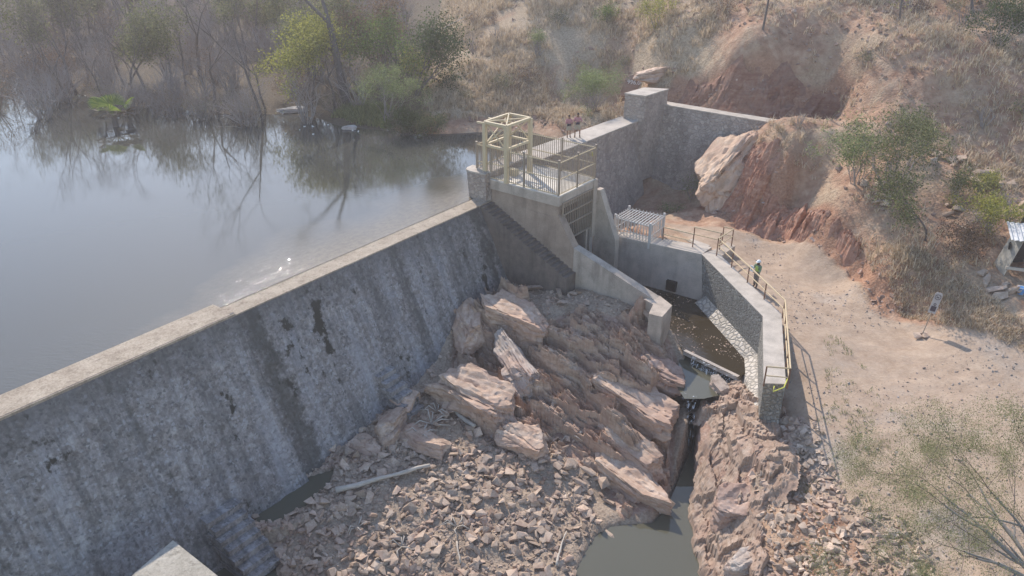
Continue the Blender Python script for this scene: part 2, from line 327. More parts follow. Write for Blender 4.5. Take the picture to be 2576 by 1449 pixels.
# ------------------------------------------------------------------ terrain as three fields joined along the walls
A_PTS = [(1850,575,-2.8),(1900,540,-2.4),(1760,512,-3.2),(1700,535,-3.5),(1600,545,-3.9),(1690,575,-3.0),(1760,590,-2.9),(2000,620,-2.8),(2130,700,-3),(2200,780,-3.2),(2350,830,-3),(2570,900,-2.6),
 (2000,480,-.6),(2100,450,.9),(1870,372,.9),(1810,440,-2.0),(1930,312,2.75),(2000,330,3),(2200,350,3.1),(2300,500,.8),(2450,650,-.3),(2510,655,-.5),(2560,700,-.8),(2576,560,.7),(2500,550,.9),(2400,440,1.7),(2500,430,1.9),(2576,440,1.7),
 (2050,560,-1.2),(2150,600,-1.2),(2250,650,-1.0),(2300,740,-2.3),(2450,800,-2.0),(2400,560,.2),(2200,500,.9),(1990,420,1.0),
 (1900,690,-3),(2000,800,-3.2),(2100,850,-3.4),(2150,950,-3.7),(2300,1000,-3.7),(2500,1100,-3.7),(2576,1000,-3.3),(2050,1000,-4.1),(2000,1100,-4.8),(2200,1400,-5.2),(2000,1200,-5.4),
 (1900,1440,-6.7),(2400,1400,-4.9),(2576,1430,-4.5),(1850,1130,-5.9),(1800,1100,-6.6),(1780,1190,-7.6),(1765,1300,-8.6),(1870,1230,-6.2),(1935,1080,-5.2),(1990,1010,-4.6),(2100,1150,-4.7),(2300,1200,-4.3),
 (1990,900,-3.7),(1960,740,-3.1),(1830,1010,-6.0),(1780,1030,-6.6),(2000,1600,-6.8),(1700,1650,-9.5),(2500,1700,-5.2)]
H_PTS = [(1250,330,0),(1250,200,3),(1250,60,6.3),(1250,0,8.0),(1350,330,.1),(1450,285,1.5),(1450,150,4.3),(1450,0,8.6),(1540,300,0),(1560,260,2.2),(1650,185,4.3),(1650,110,6.4),(1650,0,9.1),(1750,260,2.9),(1750,150,5.7),(1900,290,2.8),(1900,205,5.0),(1900,110,7.6),(1900,0,10.0),
 (2100,270,3.3),(2150,180,6.0),(2200,100,8.2),(2200,0,10.4),(2350,330,3.3),(2350,200,6.3),(2500,200,6.4),(2500,0,10),(2350,60,8.8),(2500,330,3.6),(1000,332,0),(1100,337,0),(900,322,0),(830,300,.1),(700,288,0),(480,283,0),(230,245,0),(0,188,0),(-250,150,0),
 (1000,250,1.2),(1100,200,2.8),(1100,60,5.4),(950,100,3.0),(850,250,.6),(800,100,2.2),(880,290,.5)]
W_PTS = [(-60,110,2),(-35,100,2.2),(-25,85,1.6),(-20,75,1.0),(-60,150,9),(-20,130,13),(10,130,19),(40,130,22),(60,90,14),(60,60,6),(-40,50,-3),(-20,45,-3),(-5,53,-2),(-60,60,-3),(-12,60,-2),(-80,80,-1),(-90,120,2),(3,58,-1.5),(7,61.5,-.6)]
B_LOC = [(-19.6,3.8,-8.05),(-12.8,3.5,-7.4),(-9,3.1,-6.6),(-6.3,2.5,-5.1),(-4.3,2.4,-4.9),(-.3,2.6,-4.9),(-25,4.6,-9.3),(-35,5,-10),(-60,6,-10),(-.5,8,-4.15),(-.5,11.5,-4.25),(-2,6,-4.5)]
B_PTS = [(700,1290,-8.1),(850,1200,-7.9),(1000,1300,-8.4),(1100,1150,-8.0),(1250,1250,-8.4),(1000,1440,-9.0),(1350,1420,-9.0),(750,1440,-9.0),(1450,1350,-9.1),(1480,1250,-8.9),(590,1430,-9.45),(640,1320,-8.3),
 (1450,740,-4.3),(1550,735,-4.25),(1350,760,-4.7),(1635,790,-4.4),(1250,780,-5.0),(1400,900,-5.9),(1600,830,-4.6),(1550,900,-5.5),(1650,950,-6.3),(1500,1000,-6.8),(1600,1100,-7.4),(1680,1180,-8.8),(1640,1290,-9.3),
 (1250,950,-6.9),(1350,1050,-7.4),(1200,870,-6.3),(1500,1200,-8.5),(1700,1000,-7.5),(1000,1150,-7.9),(1100,1050,-7.5),(1680,900,-5.9),(1000,1700,-9.5),(1500,1700,-10),(500,1600,-9.6),
 (1850,1130,-5.9),(1800,1100,-6.6),(1780,1190,-7.6),(1765,1300,-8.6),(1870,1230,-6.2),(1900,1440,-6.7),(1760,1440,-9.0),(1830,1010,-6.0),(1780,1030,-6.6),(2000,1600,-6.8),(1700,1650,-9.5),(1935,1080,-5.2)]
def rbf(P, lam=.05):
    P = np.array(P, float); n = len(P)
    def phi(r): return np.where(r > 1e-9, r * r * np.log(r + 1e-12), 0)
    K = phi(np.hypot(P[:, None, 0] - P[None, :, 0], P[:, None, 1] - P[None, :, 1])) + lam * np.eye(n)
    Q = np.c_[np.ones(n), P[:, :2]]; M = np.block([[K, Q], [Q.T, np.zeros((3, 3))]])
    w = np.linalg.solve(M, np.r_[P[:, 2], 0, 0, 0])
    def f(x, y):
        sh = x.shape; x = x.ravel(); y = y.ravel(); z = w[n] + w[n + 1] * x + w[n + 2] * y
        for i in range(n): z = z + w[i] * phi(np.hypot(x - P[i, 0], y - P[i, 1]))
        return z.reshape(sh)
    return f
gA = [G(*q) for q in A_PTS]; gH = [G(*q) for q in H_PTS] + [np.array(q, float) for q in W_PTS]
gB = [G(*q) for q in B_PTS] + [D(*q) for q in B_LOC]
right = [q for q in gH if q[0] > 19.5]
rA = rbf(gA + right + [D(6, 3, -3.9), D(12, 2.5, -4.6), D(17, 3.5, -4.0), D(6, 6, -2.9), D(7.2, 9, -2.7)])
rH = rbf(gH + [q for q in gA if q[0] > 19.5] + [D(20.3, 10.3, 2.75)]); rB = rbf(gB)
def seg_sd(x, y, poly):                 # signed distance to an open polyline, + on its left
    best = np.full(x.shape, 1e9); sg = np.ones(x.shape)
    for i in range(len(poly) - 1):
        ax, ay = poly[i][:2]; bx, by = poly[i + 1][:2]; dx, dy = bx - ax, by - ay; l2 = dx * dx + dy * dy
        t = ((x - ax) * dx + (y - ay) * dy) / l2
        tc = np.clip(t, 0, 1); d = np.hypot(x - ax - tc * dx, y - ay - tc * dy); cr = dx * (y - ay) - dy * (x - ax)
        m = d < best - 1e-9; best = np.where(m, d, best); sg = np.where(m, np.sign(cr), sg)
    return best * sg
def inpoly(x, y, poly):
    ins = np.zeros(x.shape, bool); dmin = np.full(x.shape, 1e9); n = len(poly)
    for i in range(n):
        ax, ay = poly[i][:2]; bx, by = poly[(i + 1) % n][:2]
        c = ((ay > y) != (by > y)) & (x < (bx - ax) * (y - ay) / (by - ay + 1e-12) + ax); ins ^= c
        dx, dy = bx - ax, by - ay; t = np.clip(((x - ax) * dx + (y - ay) * dy) / (dx * dx + dy * dy), 0, 1)
        dmin = np.minimum(dmin, np.hypot(x - ax - t * dx, y - ay - t * dy))
    return np.where(ins, dmin, -dmin)
RWc = [D(4.1, -2, 0), D(4.7, 5, 0), D(5.4, 6.8, 0), D(6.3, 12.9, 0), D(.9, 19.5, 0), D(-5.6, 22, 0), D(-14, 25, 0), D(-40, 34, 0)]
AWc = [D(-90, -.7, 0), D(4, -.7, 0), D(17.9, -.4, 0), D(20.7, 1.9, 0), D(20.95, 10.6, 0), D(21, 18, 0), D(8, 60, 0)]
WZ, PZ, SZ = -5.62, -9.2, -6.15         # channel water, pool, small pool
CH = [D(.3, 1, 0), D(.3, 13.2, 0), G(1700,852,-5.6), G(1722,884,-5.6), G(1858,948,-5.6), G(1880,925,-5.5), D(.6, 19.0, 0), D(6.1, 12.7, 0), D(5.2, 6.8, 0), D(4.4, 3, 0)]
SP = [G(1722,886,SZ), G(1860,952,SZ), G(1822,978,SZ), G(1765,992,SZ), G(1730,992,SZ), G(1712,968,SZ), G(1718,915,SZ)]
PO = [G(u, v, PZ) for u, v in [(1722,1000),(1775,1005),(1762,1040),(1752,1080),(1750,1180),(1758,1300),(1772,1390),(1762,1460),(1760,1800),(1380,1800),(1440,1470),(1470,1400),(1500,1350),(1540,1325),(1640,1315),(1672,1275),(1700,1195),(1725,1130),(1722,1060),(1708,1040)]]
PU = [G(u, v, -8.15) for u, v in [(640,1290),(690,1235),(790,1195),(845,1180),(830,1215),(790,1262),(720,1300),(650,1318)]]
PU2 = [G(u, v, -9.2) for u, v in [(500,1440),(570,1415),(640,1385),(690,1420),(690,1500),(640,1640),(420,1640),(470,1500)]]
STR = math.atan2(*(G(1690, 1080, -7) - G(1500, 980, -7))[[1, 0]])       # strike of the beds in the river rocks
def blocks(x, y, ang, lx, ly, amp, tx, ty, seed, warp=.35):
    c, q = math.cos(ang), math.sin(ang); a = x * c + y * q; b = -x * q + y * c
    a = a + warp * lx * fbm(x / lx * .8, y / lx * .8, o=3, seed=seed + 1); b = b + warp * ly * fbm(x / ly * .6, y / ly * .6, o=3, seed=seed + 2)
    u, v = a / lx, b / ly; iu, iv = np.floor(u), np.floor(v); best = np.full(x.shape, 1e9); out = np.zeros(x.shape); zz = iu * 0
    for di in (-1, 0, 1):
        for dj in (-1, 0, 1):
            ci, cj = iu + di, iv + dj; px = ci + .15 + .7 * _h(ci, cj, zz, seed); py = cj + .15 + .7 * _h(ci, cj, zz + 1, seed); dx, dy = u - px, v - py; d = dx * dx + dy * dy
            hh = (_h(ci, cj, zz + 2, seed) - .5) * amp + dx * lx * (tx + .25 * (_h(ci, cj, zz + 3, seed) - .5)) + dy * ly * (ty + .35 * (_h(ci, cj, zz + 4, seed) - .5)); m = d < best; out = np.where(m, hh, out); best = np.where(m, d, best)
    return out
def relief(x, y, ang, k=1.0, ty=-.28, seed=0, lx=3.0, ly=1.1):
    return k * (blocks(x, y, ang, lx, ly, 1.05, .02, ty, 200 + seed, .18) + blocks(x, y, ang + .12, lx * .36, ly * .42, .50, 0, ty * 1.2, 210 + seed, .14) + blocks(x, y, ang - .1, lx * .14, ly * .2, .22, 0, ty, 220 + seed, .1) + .05 * fbm(x * 1.5, y * 1.5, seed=230 + seed))
RKP = [(1140,765,-5),(1240,722,-4.8),(1310,742,-4.8),(1365,800,-4.9),(1450,778,-4.6),(1545,795,-4.5),(1640,785,-4.5),(1695,850,-5.2),(1712,900,-6),(1695,980,-6.8),(1702,1060,-7.6),(1700,1180,-8.7),(1660,1285,-9),(1560,1310,-9),(1500,1190,-8.4),(1400,1135,-7.8),(1280,1135,-7.8),(1120,1020,-7.2),(1130,900,-6.2)]
def height(x, y):
    zB, zA, zH = rB(x, y), rA(x, y), rH(x, y); s, t = loca(x, y)
    sr = seg_sd(x, y, RWc); sa = seg_sd(x, y, AWc)
    # river rocks: tilted beds that step towards the viewer
    rk = sstep(inpoly(x, y, [G(*q) for q in RKP]), -.3, .6)
    c, q = math.cos(STR), math.sin(STR); al = x * c + y * q; ac = -x * q + y * c
    w = ac + .7 * fbm(x * .35, y * .35, seed=3) + .25 * al * .2
    sw = (w / 1.15) % 1; saw = np.where(sw < .22, sw / .22, 1 - (sw - .22) / .78) - .5
    sw2 = (w / .37 + .3) % 1; saw2 = np.where(sw2 < .3, sw2 / .3, 1 - (sw2 - .3) / .7) - .5
    zB = zB + rk * (-.45) + (1 - rk) * (.10 * fbm(x * 1.1, y * 1.1, seed=21))
    rb = sstep(inpoly(x, y, [G(u, v, -7) for u, v in [(1770,1000),(1880,1060),(1930,1090),(1900,1200),(1880,1330),(1850,1460),(1870,1700),(1730,1700),(1740,1400),(1735,1200),(1735,1080)]]), -.4, .6)
    br = -.35 * rb
    zB = zB + br
    road = sstep(inpoly(x, y, [G(u, v, -3.3) for u, v in [(1660,565),(1850,590),(2010,632),(2130,700),(2200,785),(2350,835),(2600,910),(2700,1100),(2600,1440),(2250,1440),(2150,1240),(2020,1090),(1990,1000),(1950,800),(1760,640)]]), -.5, .8)
    cut = sstep(inpoly(x, y, [G(1600,295,1)[:2], G(1640,255,3), G(1700,160,5.4), G(1800,130,6.8), G(1900,115,7.5), G(2120,150,6.6), G(2140,270,3.4), G(1960,300,2.9), G(1900,295,2.8), G(1680,270,2.8)]), -.8, .6)
    cs = sstep(inpoly(x, y, [G(u, v, z) for u, v, z in [(1760,520,-3),(1740,470,-2),(1900,320,2.6),(2000,380,2.2),(2080,500,0),(2160,620,-1.6),(2250,720,-2.3),(2350,790,-2.5),(2200,770,-3.1),(2130,690,-3),(2000,610,-2.8),(1850,565,-2.8)]]), -.5, .6)
    zA = zA + br + (1 - road) * (1 - rb) * (.16 * fbm(x * .9, y * .9, seed=31, o=5)) + road * .03 * fbm(x * 1.4, y * 1.4, seed=33)
    wq = (al * .55 + ac * .85) + .5 * fbm(x * .5, y * .5, seed=37); s3 = (wq / .9) % 1; zA = zA - .4 * cs + cs * (.22 * (np.where(s3 < .3, s3 / .3, 1 - (s3 - .3) / .7) - .5) + .14 * fbm(x * 2.1, y * 2.1, seed=41))
    zH = zH + .22 * fbm(x * .6, y * .6, seed=51, o=5) * sstep(zH, .2, 1.5) - .4 * cut + cut * .4 * fbm(x * .7, y * .7, seed=55)
    wj = .12 + 1.8 * sstep(-s, 6.5, 10); zr = zA + (zB - zA) * sstep(-sr, -wj, wj); z = zr + (zH - zr) * sstep(sa, -.12, .12)
    ch = inpoly(x, y, CH); zc = WZ - .10 + .06 * fbm(x * 2.2, y * 2.2, seed=61) - .25 * sstep(-t, -8.5, -5) ; z = z + (zc - z) * sstep(ch, -.12, .12)
    pl = inpoly(x, y, SP); z = np.where(pl > 0, np.minimum(z, SZ - .5 * pl - .03), z)
    pz = inpoly(x, y, PO); down = (sa < 0) & (pz > -3)
    z = np.where(pz > 0, np.minimum(z, PZ - .25 - .7 * pz), z); z = np.where(down & (pz <= 0), np.maximum(z, PZ + np.minimum(-pz * .5, .25)), z)
    for pp, pzv in ((PU, -8.15), (PU2, -9.2)):
        q2 = inpoly(x, y, pp); z = np.where(q2 > 0, np.minimum(z, pzv - .05 - .4 * q2), np.where(q2 > -.8, np.maximum(z, pzv - q2 * .2 - .02), z))
    und = (sa < 0) & (s < 4.3) & (t < 2.2 - .0 * s); z = np.where(und, np.minimum(z, -6 - .4 * 0), z)
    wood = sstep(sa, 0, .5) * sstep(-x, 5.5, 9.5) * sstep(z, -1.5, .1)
    gr = sstep(sa, 0, .5) * (1 - wood) * (1 - cut) * sstep(z, .3, 1.2) * (1 - .75 * sstep(x, 13, 19))
    red = np.clip(cs * .9 + cut * .8 + .5 * sstep(fbm(x * .3, y * .3, seed=71), .25, .7) * (1 - road) * (sr > 0), 0, 1)
    bed = sstep(-sr, -.1, .1) * sstep(-sa, -.1, .1) * (1 - rk) * (1 - rb)
    return z, dict(m_road=road * sstep(sr, -.1, .1), m_grass=gr, m_red=red, m_rock=np.clip(rk + rb, 0, 1), m_bed=np.clip(bed, 0, 1), m_wood=wood)
def axis_lines(a, b, lo, hi, d, far):
    l = list(np.arange(lo, hi, d)); x = hi; st = d
    while x < b: l.append(x); st = min(st * 1.12, far); x += st
    l.append(b); x = lo; st = d
    while x > a: st = min(st * 1.12, far); x -= st; l.insert(0, x)
    return np.array(l)
xs = axis_lines(-130, 120, -17, 34, .17, 2.5); ys = axis_lines(4, 230, 17, 68, .18, 2.5)
gx, gy = np.meshgrid(xs, ys, indexing='ij'); gz, masks = height(gx, gy)
def TZ(x, y):
    x = np.atleast_1d(np.asarray(x, float)); y = np.atleast_1d(np.asarray(y, float))
    i = np.clip(np.searchsorted(xs, x) - 1, 0, len(xs) - 2); j = np.clip(np.searchsorted(ys, y) - 1, 0, len(ys) - 2)
    fx = np.clip((x - xs[i]) / (xs[i + 1] - xs[i]), 0, 1); fy = np.clip((y - ys[j]) / (ys[j + 1] - ys[j]), 0, 1)
    return gz[i, j] * (1 - fx) * (1 - fy) + gz[i + 1, j] * fx * (1 - fy) + gz[i, j + 1] * (1 - fx) * fy + gz[i + 1, j + 1] * fx * fy
def msk(name, x, y):
    i = np.clip(np.searchsorted(xs, x), 0, len(xs) - 1); j = np.clip(np.searchsorted(ys, y), 0, len(ys) - 1); return masks[name][i, j]
def GT(u, v):                           # where a sight line lands on the ground
    d = ray(u, v); t = np.linspace(12, 190, 2400); P = np.array([0, 0, CAM_H]) + d * t[:, None]
    h = TZ(P[:, 0], P[:, 1]); h = np.maximum(h, np.where(seg_sd(P[:, 0], P[:, 1], AWc) > 0, 0, -99)); k = np.argmax(P[:, 2] < h)
    return P[k] if P[k, 2] < h[k] else P[-1]
nx, ny = gx.shape; idx = np.arange(nx * ny).reshape(nx, ny)
TV = np.c_[gx.ravel(), gy.ravel(), gz.ravel()]; TF = np.c_[idx[:-1, :-1].ravel(), idx[1:, :-1].ravel(), idx[1:, 1:].ravel(), idx[:-1, 1:].ravel()]
tme = mesh_np('terrain', TV, TF)
for k, mvals in masks.items():
    at = tme.attributes.new(k, 'FLOAT', 'POINT'); at.data.foreach_set('value', mvals.ravel().astype(np.float32))
ter = link('terrain', tme, MT['terrain'], None, True); tag(ter, kind='structure')

# ------------------------------------------------------------------ water
def sheet(name, poly, z, mat, **kw):
    b = MB(); P = [(*p[:2], z) for p in poly]; n = len(P); b.add(P, [tuple(range(n))]); o = b.build(name, mat); tag(o, kind='structure')
    return o
lake = sheet('lake_water', [D(-120, -1.2, 0), D(4.0, -1.2, 0), D(16.5, -1.0, 0), (13, 75, 0), (60, 200, 0), (-130, 230, 0), (-130, -20, 0)], 0, MT['lake'])
sheet('channel_water', [D(.35, 1, 0), D(.35, 13.2, 0), G(1690,840,-5.6), G(1722,887,WZ), G(1858,951,WZ), G(1890,925,-5.5), D(.9, 19.2, 0), D(6.1, 12.8, 0), D(5.2, 6.8, 0), D(4.6, 1, 0)], WZ, MT['chan'])
sheet('basin_water', [G(1712,884,SZ), G(1870,955,SZ), G(1830,990,SZ), G(1770,1003,SZ), G(1722,1003,SZ), G(1700,970,SZ)], SZ, MT['pool'])
sheet('pool_water', [(p[0] + (p[0] - 6.5) * .12, p[1]) for p in PO], PZ, MT['pool'])
sheet('puddle_water', [G(u, v, -8.15) for u, v in [(620,1295),(690,1215),(790,1175),(865,1165),(850,1225),(790,1285),(720,1320),(640,1335)]], -8.15, MT['pool'])
sheet('lower_puddle_water', [G(u, v, -9.2) for u, v in [(470,1440),(570,1400),(650,1365),(715,1410),(720,1500),(660,1680),(400,1680),(450,1500)]], -9.2, MT['pool'])

# ------------------------------------------------------------------ the dam, its walls and the intake tower
def thing(name, p, label, cat, group=None, rz=0): return empty(name, p, label, cat, group, rz)
def part(mb, name, mat, parent, label=None, smooth=False):
    o = mb.build(name, mat, parent, smooth)
    if label: o['label'] = label
    return o
def grid_quad(a, b, c, d, n, m, amp=0, sc=1, seed=0):   # bilinear patch a-b (n) by a-d (m), roughened along its normal
    a, b, c, d = map(np.asarray, (a, b, c, d)); u = np.linspace(0, 1, n + 1)[:, None, None]; v = np.linspace(0, 1, m + 1)[None, :, None]
    P = (a * (1 - u) + b * u) * (1 - v) + (d * (1 - u) + c * u) * v; N = np.cross(b - a, d - a); N = N / np.linalg.norm(N)
    if amp:
        edge = np.minimum(1, 8 * np.minimum(v, 1 - v)) * np.ones_like(u)
        P = P + N * (amp * fbm(P[..., 0] * sc, P[..., 1] * sc, P[..., 2] * sc, 4, seed)[..., None]) * edge
    i = np.arange((n + 1) * (m + 1)).reshape(n + 1, m + 1)
    return P.reshape(-1, 3), np.c_[i[:-1, :-1].ravel(), i[1:, :-1].ravel(), i[1:, 1:].ravel(), i[:-1, 1:].ravel()]
def patch(name, mat, parent, *a, label=None):
    V, F = grid_quad(*a); pl = wloc(parent); me = mesh_np(name, V - np.array(pl), F); o = link(name, me, mat, parent, True)
    if label: o['label'] = label
    return o
BAT = .47
dam = thing('masonry_dam', D(-20, 0, 0), 'long grey stone masonry dam wall with dark stained spillway face', 'dam')
patch('spillway_face', MT['dam'], dam, D(-19.7, 0, 0), D(0, 0, 0), D(0, 9 * BAT, -9), D(-19.7, 9 * BAT, -9), 160, 80, .05, 1.6, 3)
patch('spillway_face', MT['dam'], dam, D(-60, .02, .14), D(-19.7, .02, .14), D(-19.7, 12 * BAT + .3, -12), D(-60, 12 * BAT + .3, -12), 260, 90, .05, 1.6, 8)
b = MB(); b.prism([D(-19.9, 0, -12), D(-19.69, 0, -12), D(-19.69, 12 * BAT + .28, -12), D(-19.9, 12 * BAT + .28, -12)], [D(-19.9, -.1, .13), D(-19.69, -.1, .13), D(-19.69, .0, .13), D(-19.9, .0, .13)]); part(b, 'joint_face', MT['dam'], dam)
b = MB(); b.prism([D(-60, -2.6, -1.2), D(-19.7, -2.6, -1.2), D(-19.7, -.0, -1.2), D(-60, .0, -1.2)], [D(-60, -2.25, -.03), D(-19.7, -2.25, -.03), D(-19.7, .1, .125), D(-60, .1, .125)])
part(b, 'crest', MT['crest'], dam)
b = MB(); b.prism([D(-19.7, -2.6, -1.2), D(3.8, -2.6, -1.2), D(3.8, 0, -1.2), D(-19.7, 0, -1.2)], [D(-19.7, -2.1, -.05), D(3.8, -1.9, -.05), D(3.8, .03, .02), D(-19.7, .03, .02)])
part(b, 'crest', MT['crest'], dam)
# stepped masonry between the spillway face and the wing wall
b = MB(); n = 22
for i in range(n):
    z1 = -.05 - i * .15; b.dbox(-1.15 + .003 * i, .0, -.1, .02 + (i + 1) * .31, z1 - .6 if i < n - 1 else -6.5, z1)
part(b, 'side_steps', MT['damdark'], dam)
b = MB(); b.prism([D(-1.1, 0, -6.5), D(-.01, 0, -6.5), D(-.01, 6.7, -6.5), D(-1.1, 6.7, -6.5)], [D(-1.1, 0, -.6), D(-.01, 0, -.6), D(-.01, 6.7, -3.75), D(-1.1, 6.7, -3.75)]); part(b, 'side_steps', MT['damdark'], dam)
def steps(name, label, s0, s1, t0, z0, n, rise=.32, tread=.42):
    b = MB()
    for i in range(n): b.dbox(s0 + .07 * (i % 2), s1 - .05 * ((i * 3) % 2), t0 - .8 + .002 * i, t0 + tread * (i + 1), z0 - rise * (i + 1), z0 - rise * i - .002 * i)
    o = b.build(name, MT['dam'], None); tag(o, label, 'steps')
steps('toe_steps', 'grey broken masonry steps at the foot of the dam beside two rounded boulders', -13.6, -12.3, 2.6, -5.6, 6)
steps('toe_steps', 'grey broken masonry steps at the dam foot above the lower puddle', -25.2, -23.4, 3.6, -6.9, 7)

# walkway wall: non-overflow part of the dam
wk = thing('walkway_wall', D(10, 0, 2), 'grey stone wall with pale flat capping where two people stand', 'wall')
def profile_wall(b, s0, s1, prof0, prof1): b.prism([D(s0, t, z) for t, z in prof0], [D(s1, t, z) for t, z in prof1])
b = MB(); profile_wall(b, 4.3, 17.2, [(-1.05, -3), (-1.05, 1.9), (1.02, 1.9), (1.05, .6), (3.0, -6.5), (-1.05, -6.5)], [(-.35, -3), (-.35, 1.9), (1.3, 1.9), (1.33, .2), (2.7, -6.5), (-.35, -6.5)])
part(b, 'stone_body', MT['masonry'], wk)
b = MB(); profile_wall(b, -.0, 4.3, [(-1.1, -3), (-1.1, 1.9), (0.0, 1.9), (0.0, -3)], [(-1.1, -3), (-1.1, 1.9), (0.0, 1.9), (0.0, -3)])
part(b, 'stone_body', MT['masonry'], wk)
b = MB(); b.prism([D(4.3, -1.1, 1.9), D(17.2, -.4, 1.9), D(17.2, 1.36, 1.9), D(4.3, 1.08, 1.9)], [D(4.3, -1.1, 2.0), D(17.2, -.4, 2.0), D(17.2, 1.36, 2.0), D(4.3, 1.08, 2.0)])
b.prism([D(-.02, -1.15, 1.9), D(4.3, -1.15, 1.9), D(4.3, .02, 1.9), D(-.02, .02, 1.9)], [D(-.02, -1.15, 2.0), D(4.3, -1.15, 2.0), D(4.3, .02, 2.0), D(-.02, .02, 2.0)])
part(b, 'capping', MT['capping'], wk)
ab = thing('abutment_block', D(18.4, 1, 2), 'square grey stone block raised at the end of the walkway', 'block')
blk = [G(*q, 4.0) for q in [(1572.3, 234.3), (1623.8, 241.3), (1681.3, 224.2), (1620.6, 220.5)]]
b = MB(); b.prism([(p[0], p[1], -3) for p in blk], [(p[0], p[1], 3.93) for p in blk]); part(b, 'stone_body', MT['masonry'], ab)
cc = np.mean([p[:2] for p in blk], 0); cap = [((p[0] - cc[0]) * 1.03 + cc[0], (p[1] - cc[1]) * 1.03 + cc[1]) for p in blk]
b = MB(); b.prism([(*p, 3.93) for p in cap], [(*p, 4.02) for p in cap]); part(b, 'capping', MT['capping'], ab)
aw = thing('abutment_wall', D(20, 6, 2.8), 'grey stone wing wall with narrow pale top running into the red hillside', 'wall')
w0, w1 = G(1668, 262, 2.8), G(1945, 308, 2.8); wd = (w1 - w0)[:2]; wd /= np.linalg.norm(wd); wn = np.array([-wd[1], wd[0]])
def AWp(l, w, z): return (w0[0] + wd[0] * l + wn[0] * w, w0[1] + wd[1] * l + wn[1] * w, z)
LW = float(np.linalg.norm((w1 - w0)[:2]))
b = MB(); b.prism([AWp(-1.5, 1.0, -7), AWp(-1.5, 1.0, 2.72), AWp(-1.5, -.02, 2.72), AWp(-1.5, -1.9, -7)], [AWp(LW, 1.0, -7), AWp(LW, 1.0, 2.72), AWp(LW, -.02, 2.72), AWp(LW, -1.9, -7)])
b.prism([AWp(-4.6, .9, -7), AWp(-4.2, .9, 1.97), AWp(-3.4, -.5, 1.97), AWp(-4.4, -2.2, -7)], [AWp(-1.5, .95, -7), AWp(-1.5, .95, 2.6), AWp(-1.5, -.03, 2.6), AWp(-1.5, -1.88, -7)])
part(b, 'stone_body', MT['masonry'], aw)
b = MB(); b.prism([AWp(-.4, 1.02, 2.72), AWp(LW, 1.02, 2.72), AWp(LW, -.05, 2.72), AWp(-.4, -.05, 2.72)], [AWp(-.4, 1.02, 2.8), AWp(LW, 1.02, 2.8), AWp(LW, -.05, 2.8), AWp(-.4, -.05, 2.8)])
part(b, 'capping', MT['capping'], aw)
# pier with a rounded nose
pr = thing('upstream_pier', D(0, -1, 1.9), 'short stone pier with pale sloping top at the crest end beside the fence', 'pier')
ring = [(.6, -2.0), (.0, -1.95), (-.34, -1.75), (-.42, -1.3), (-.36, -.15), (.6, -.15)]
b = MB(); b.prism([D(s_ * (.8 if s_ < 0 else 1), t_ * .93, -.6) for s_, t_ in ring], [D(s_, t_, 1.8) for s_, t_ in ring]); part(b, 'stone_body', MT['masonry'], pr)
b = MB(); b.prism([D(s_ * 1.06, t_ * 1.03, 1.8) for s_, t_ in ring], [D(s_ * 1.06, t_ * 1.03, 1.9) for s_, t_ in ring]); part(b, 'capping', MT['capping'], pr)

# intake tower
tw = thing('intake_tower', D(2, 2.7, 1.5), 'grey concrete intake tower with flat deck and barred outlet gate', 'tower')
b = MB(); b.dbox(-.04, 4.3, .0, 5.42, .85, 1.46); part(b, 'deck_slab', MT['conc'], tw)
b = MB(); b.dbox(-.05, 4.31, .01, 5.43, 1.46, 1.5); part(b, 'deck_top', MT['decktop'], tw)
b = MB(); b.dbox(.3, 3.95, .05, .5, -6.5, .85); b.dbox(3.85, 4.26, .05, 5.38, -6.5, .85); b.dbox(.35, 3.85, 5.1, 5.36, .55, .85); part(b, 'gate_chamber', MT['concdark'], tw)
b = MB(); r = [(0.02, .1), (5.36, .1), (5.36, .25), (6.45, -1.45), (6.6, -1.62), (6.6, -7), (.02, -7)]
b.prism([D(0, t, z) for t, z in r], [D(.62, t, z) for t, z in r]); b.dbox(.02, .40, .05, 5.34, .1, .848)
part(b, 'wing_wall', MT['concbrown'], tw)
b = MB(); r = [(5.38, .75), (5.7, .75), (7.1, -2.5), (7.1, -7), (5.38, -7)]; b.prism([D(4.32, t, z) for t, z in r], [D(4.85, t, z) for t, z in r]); part(b, 'wing_wall', MT['conc'], tw)
b = MB(); b.dbox(3.9, 4.34, 5.3, 5.5, -2.5, 1.49); part(b, 'gate_post', MT['conc'], tw)
gt = thing('barred_gate', D(2, 5.4, 0), 'tall steel bar screen closing the tower outlet below the deck', 'gate')
b = MB()
for z in (.95, .15, -.65, -1.7): b.bar(D(.35, 5.45, z), D(3.9, 5.45, z), .09)
b.bar(D(.38, 5.45, .95), D(.38, 5.45, -1.7), .09); b.bar(D(3.86, 5.45, .95), D(3.86, 5.45, -1.7), .09); part(b, 'frame', MT['steelgrey'], gt)
b = MB()
for i in range(17): s_ = .52 + i * .2; b.bar(D(s_, 5.42, .95), D(s_, 5.42, -1.7), .055)
part(b, 'bars', MT['steelgrey'], gt)
b = MB(); b.bar(D(3.3, 5.4, -1.7), D(3.3, 5.4, -3.2), .16); part(b, 'strut', MT['conc'], gt)
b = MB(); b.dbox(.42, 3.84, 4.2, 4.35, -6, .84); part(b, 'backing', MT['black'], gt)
# two bolts on deck: valve housings
b = MB(); b.dbox(1.3, 1.75, .5, .95, 1.5, 1.95); o = b.build('valve_box', MT['steelcream']); tag(o, 'small cream valve box on the tower deck under the frame', 'box')

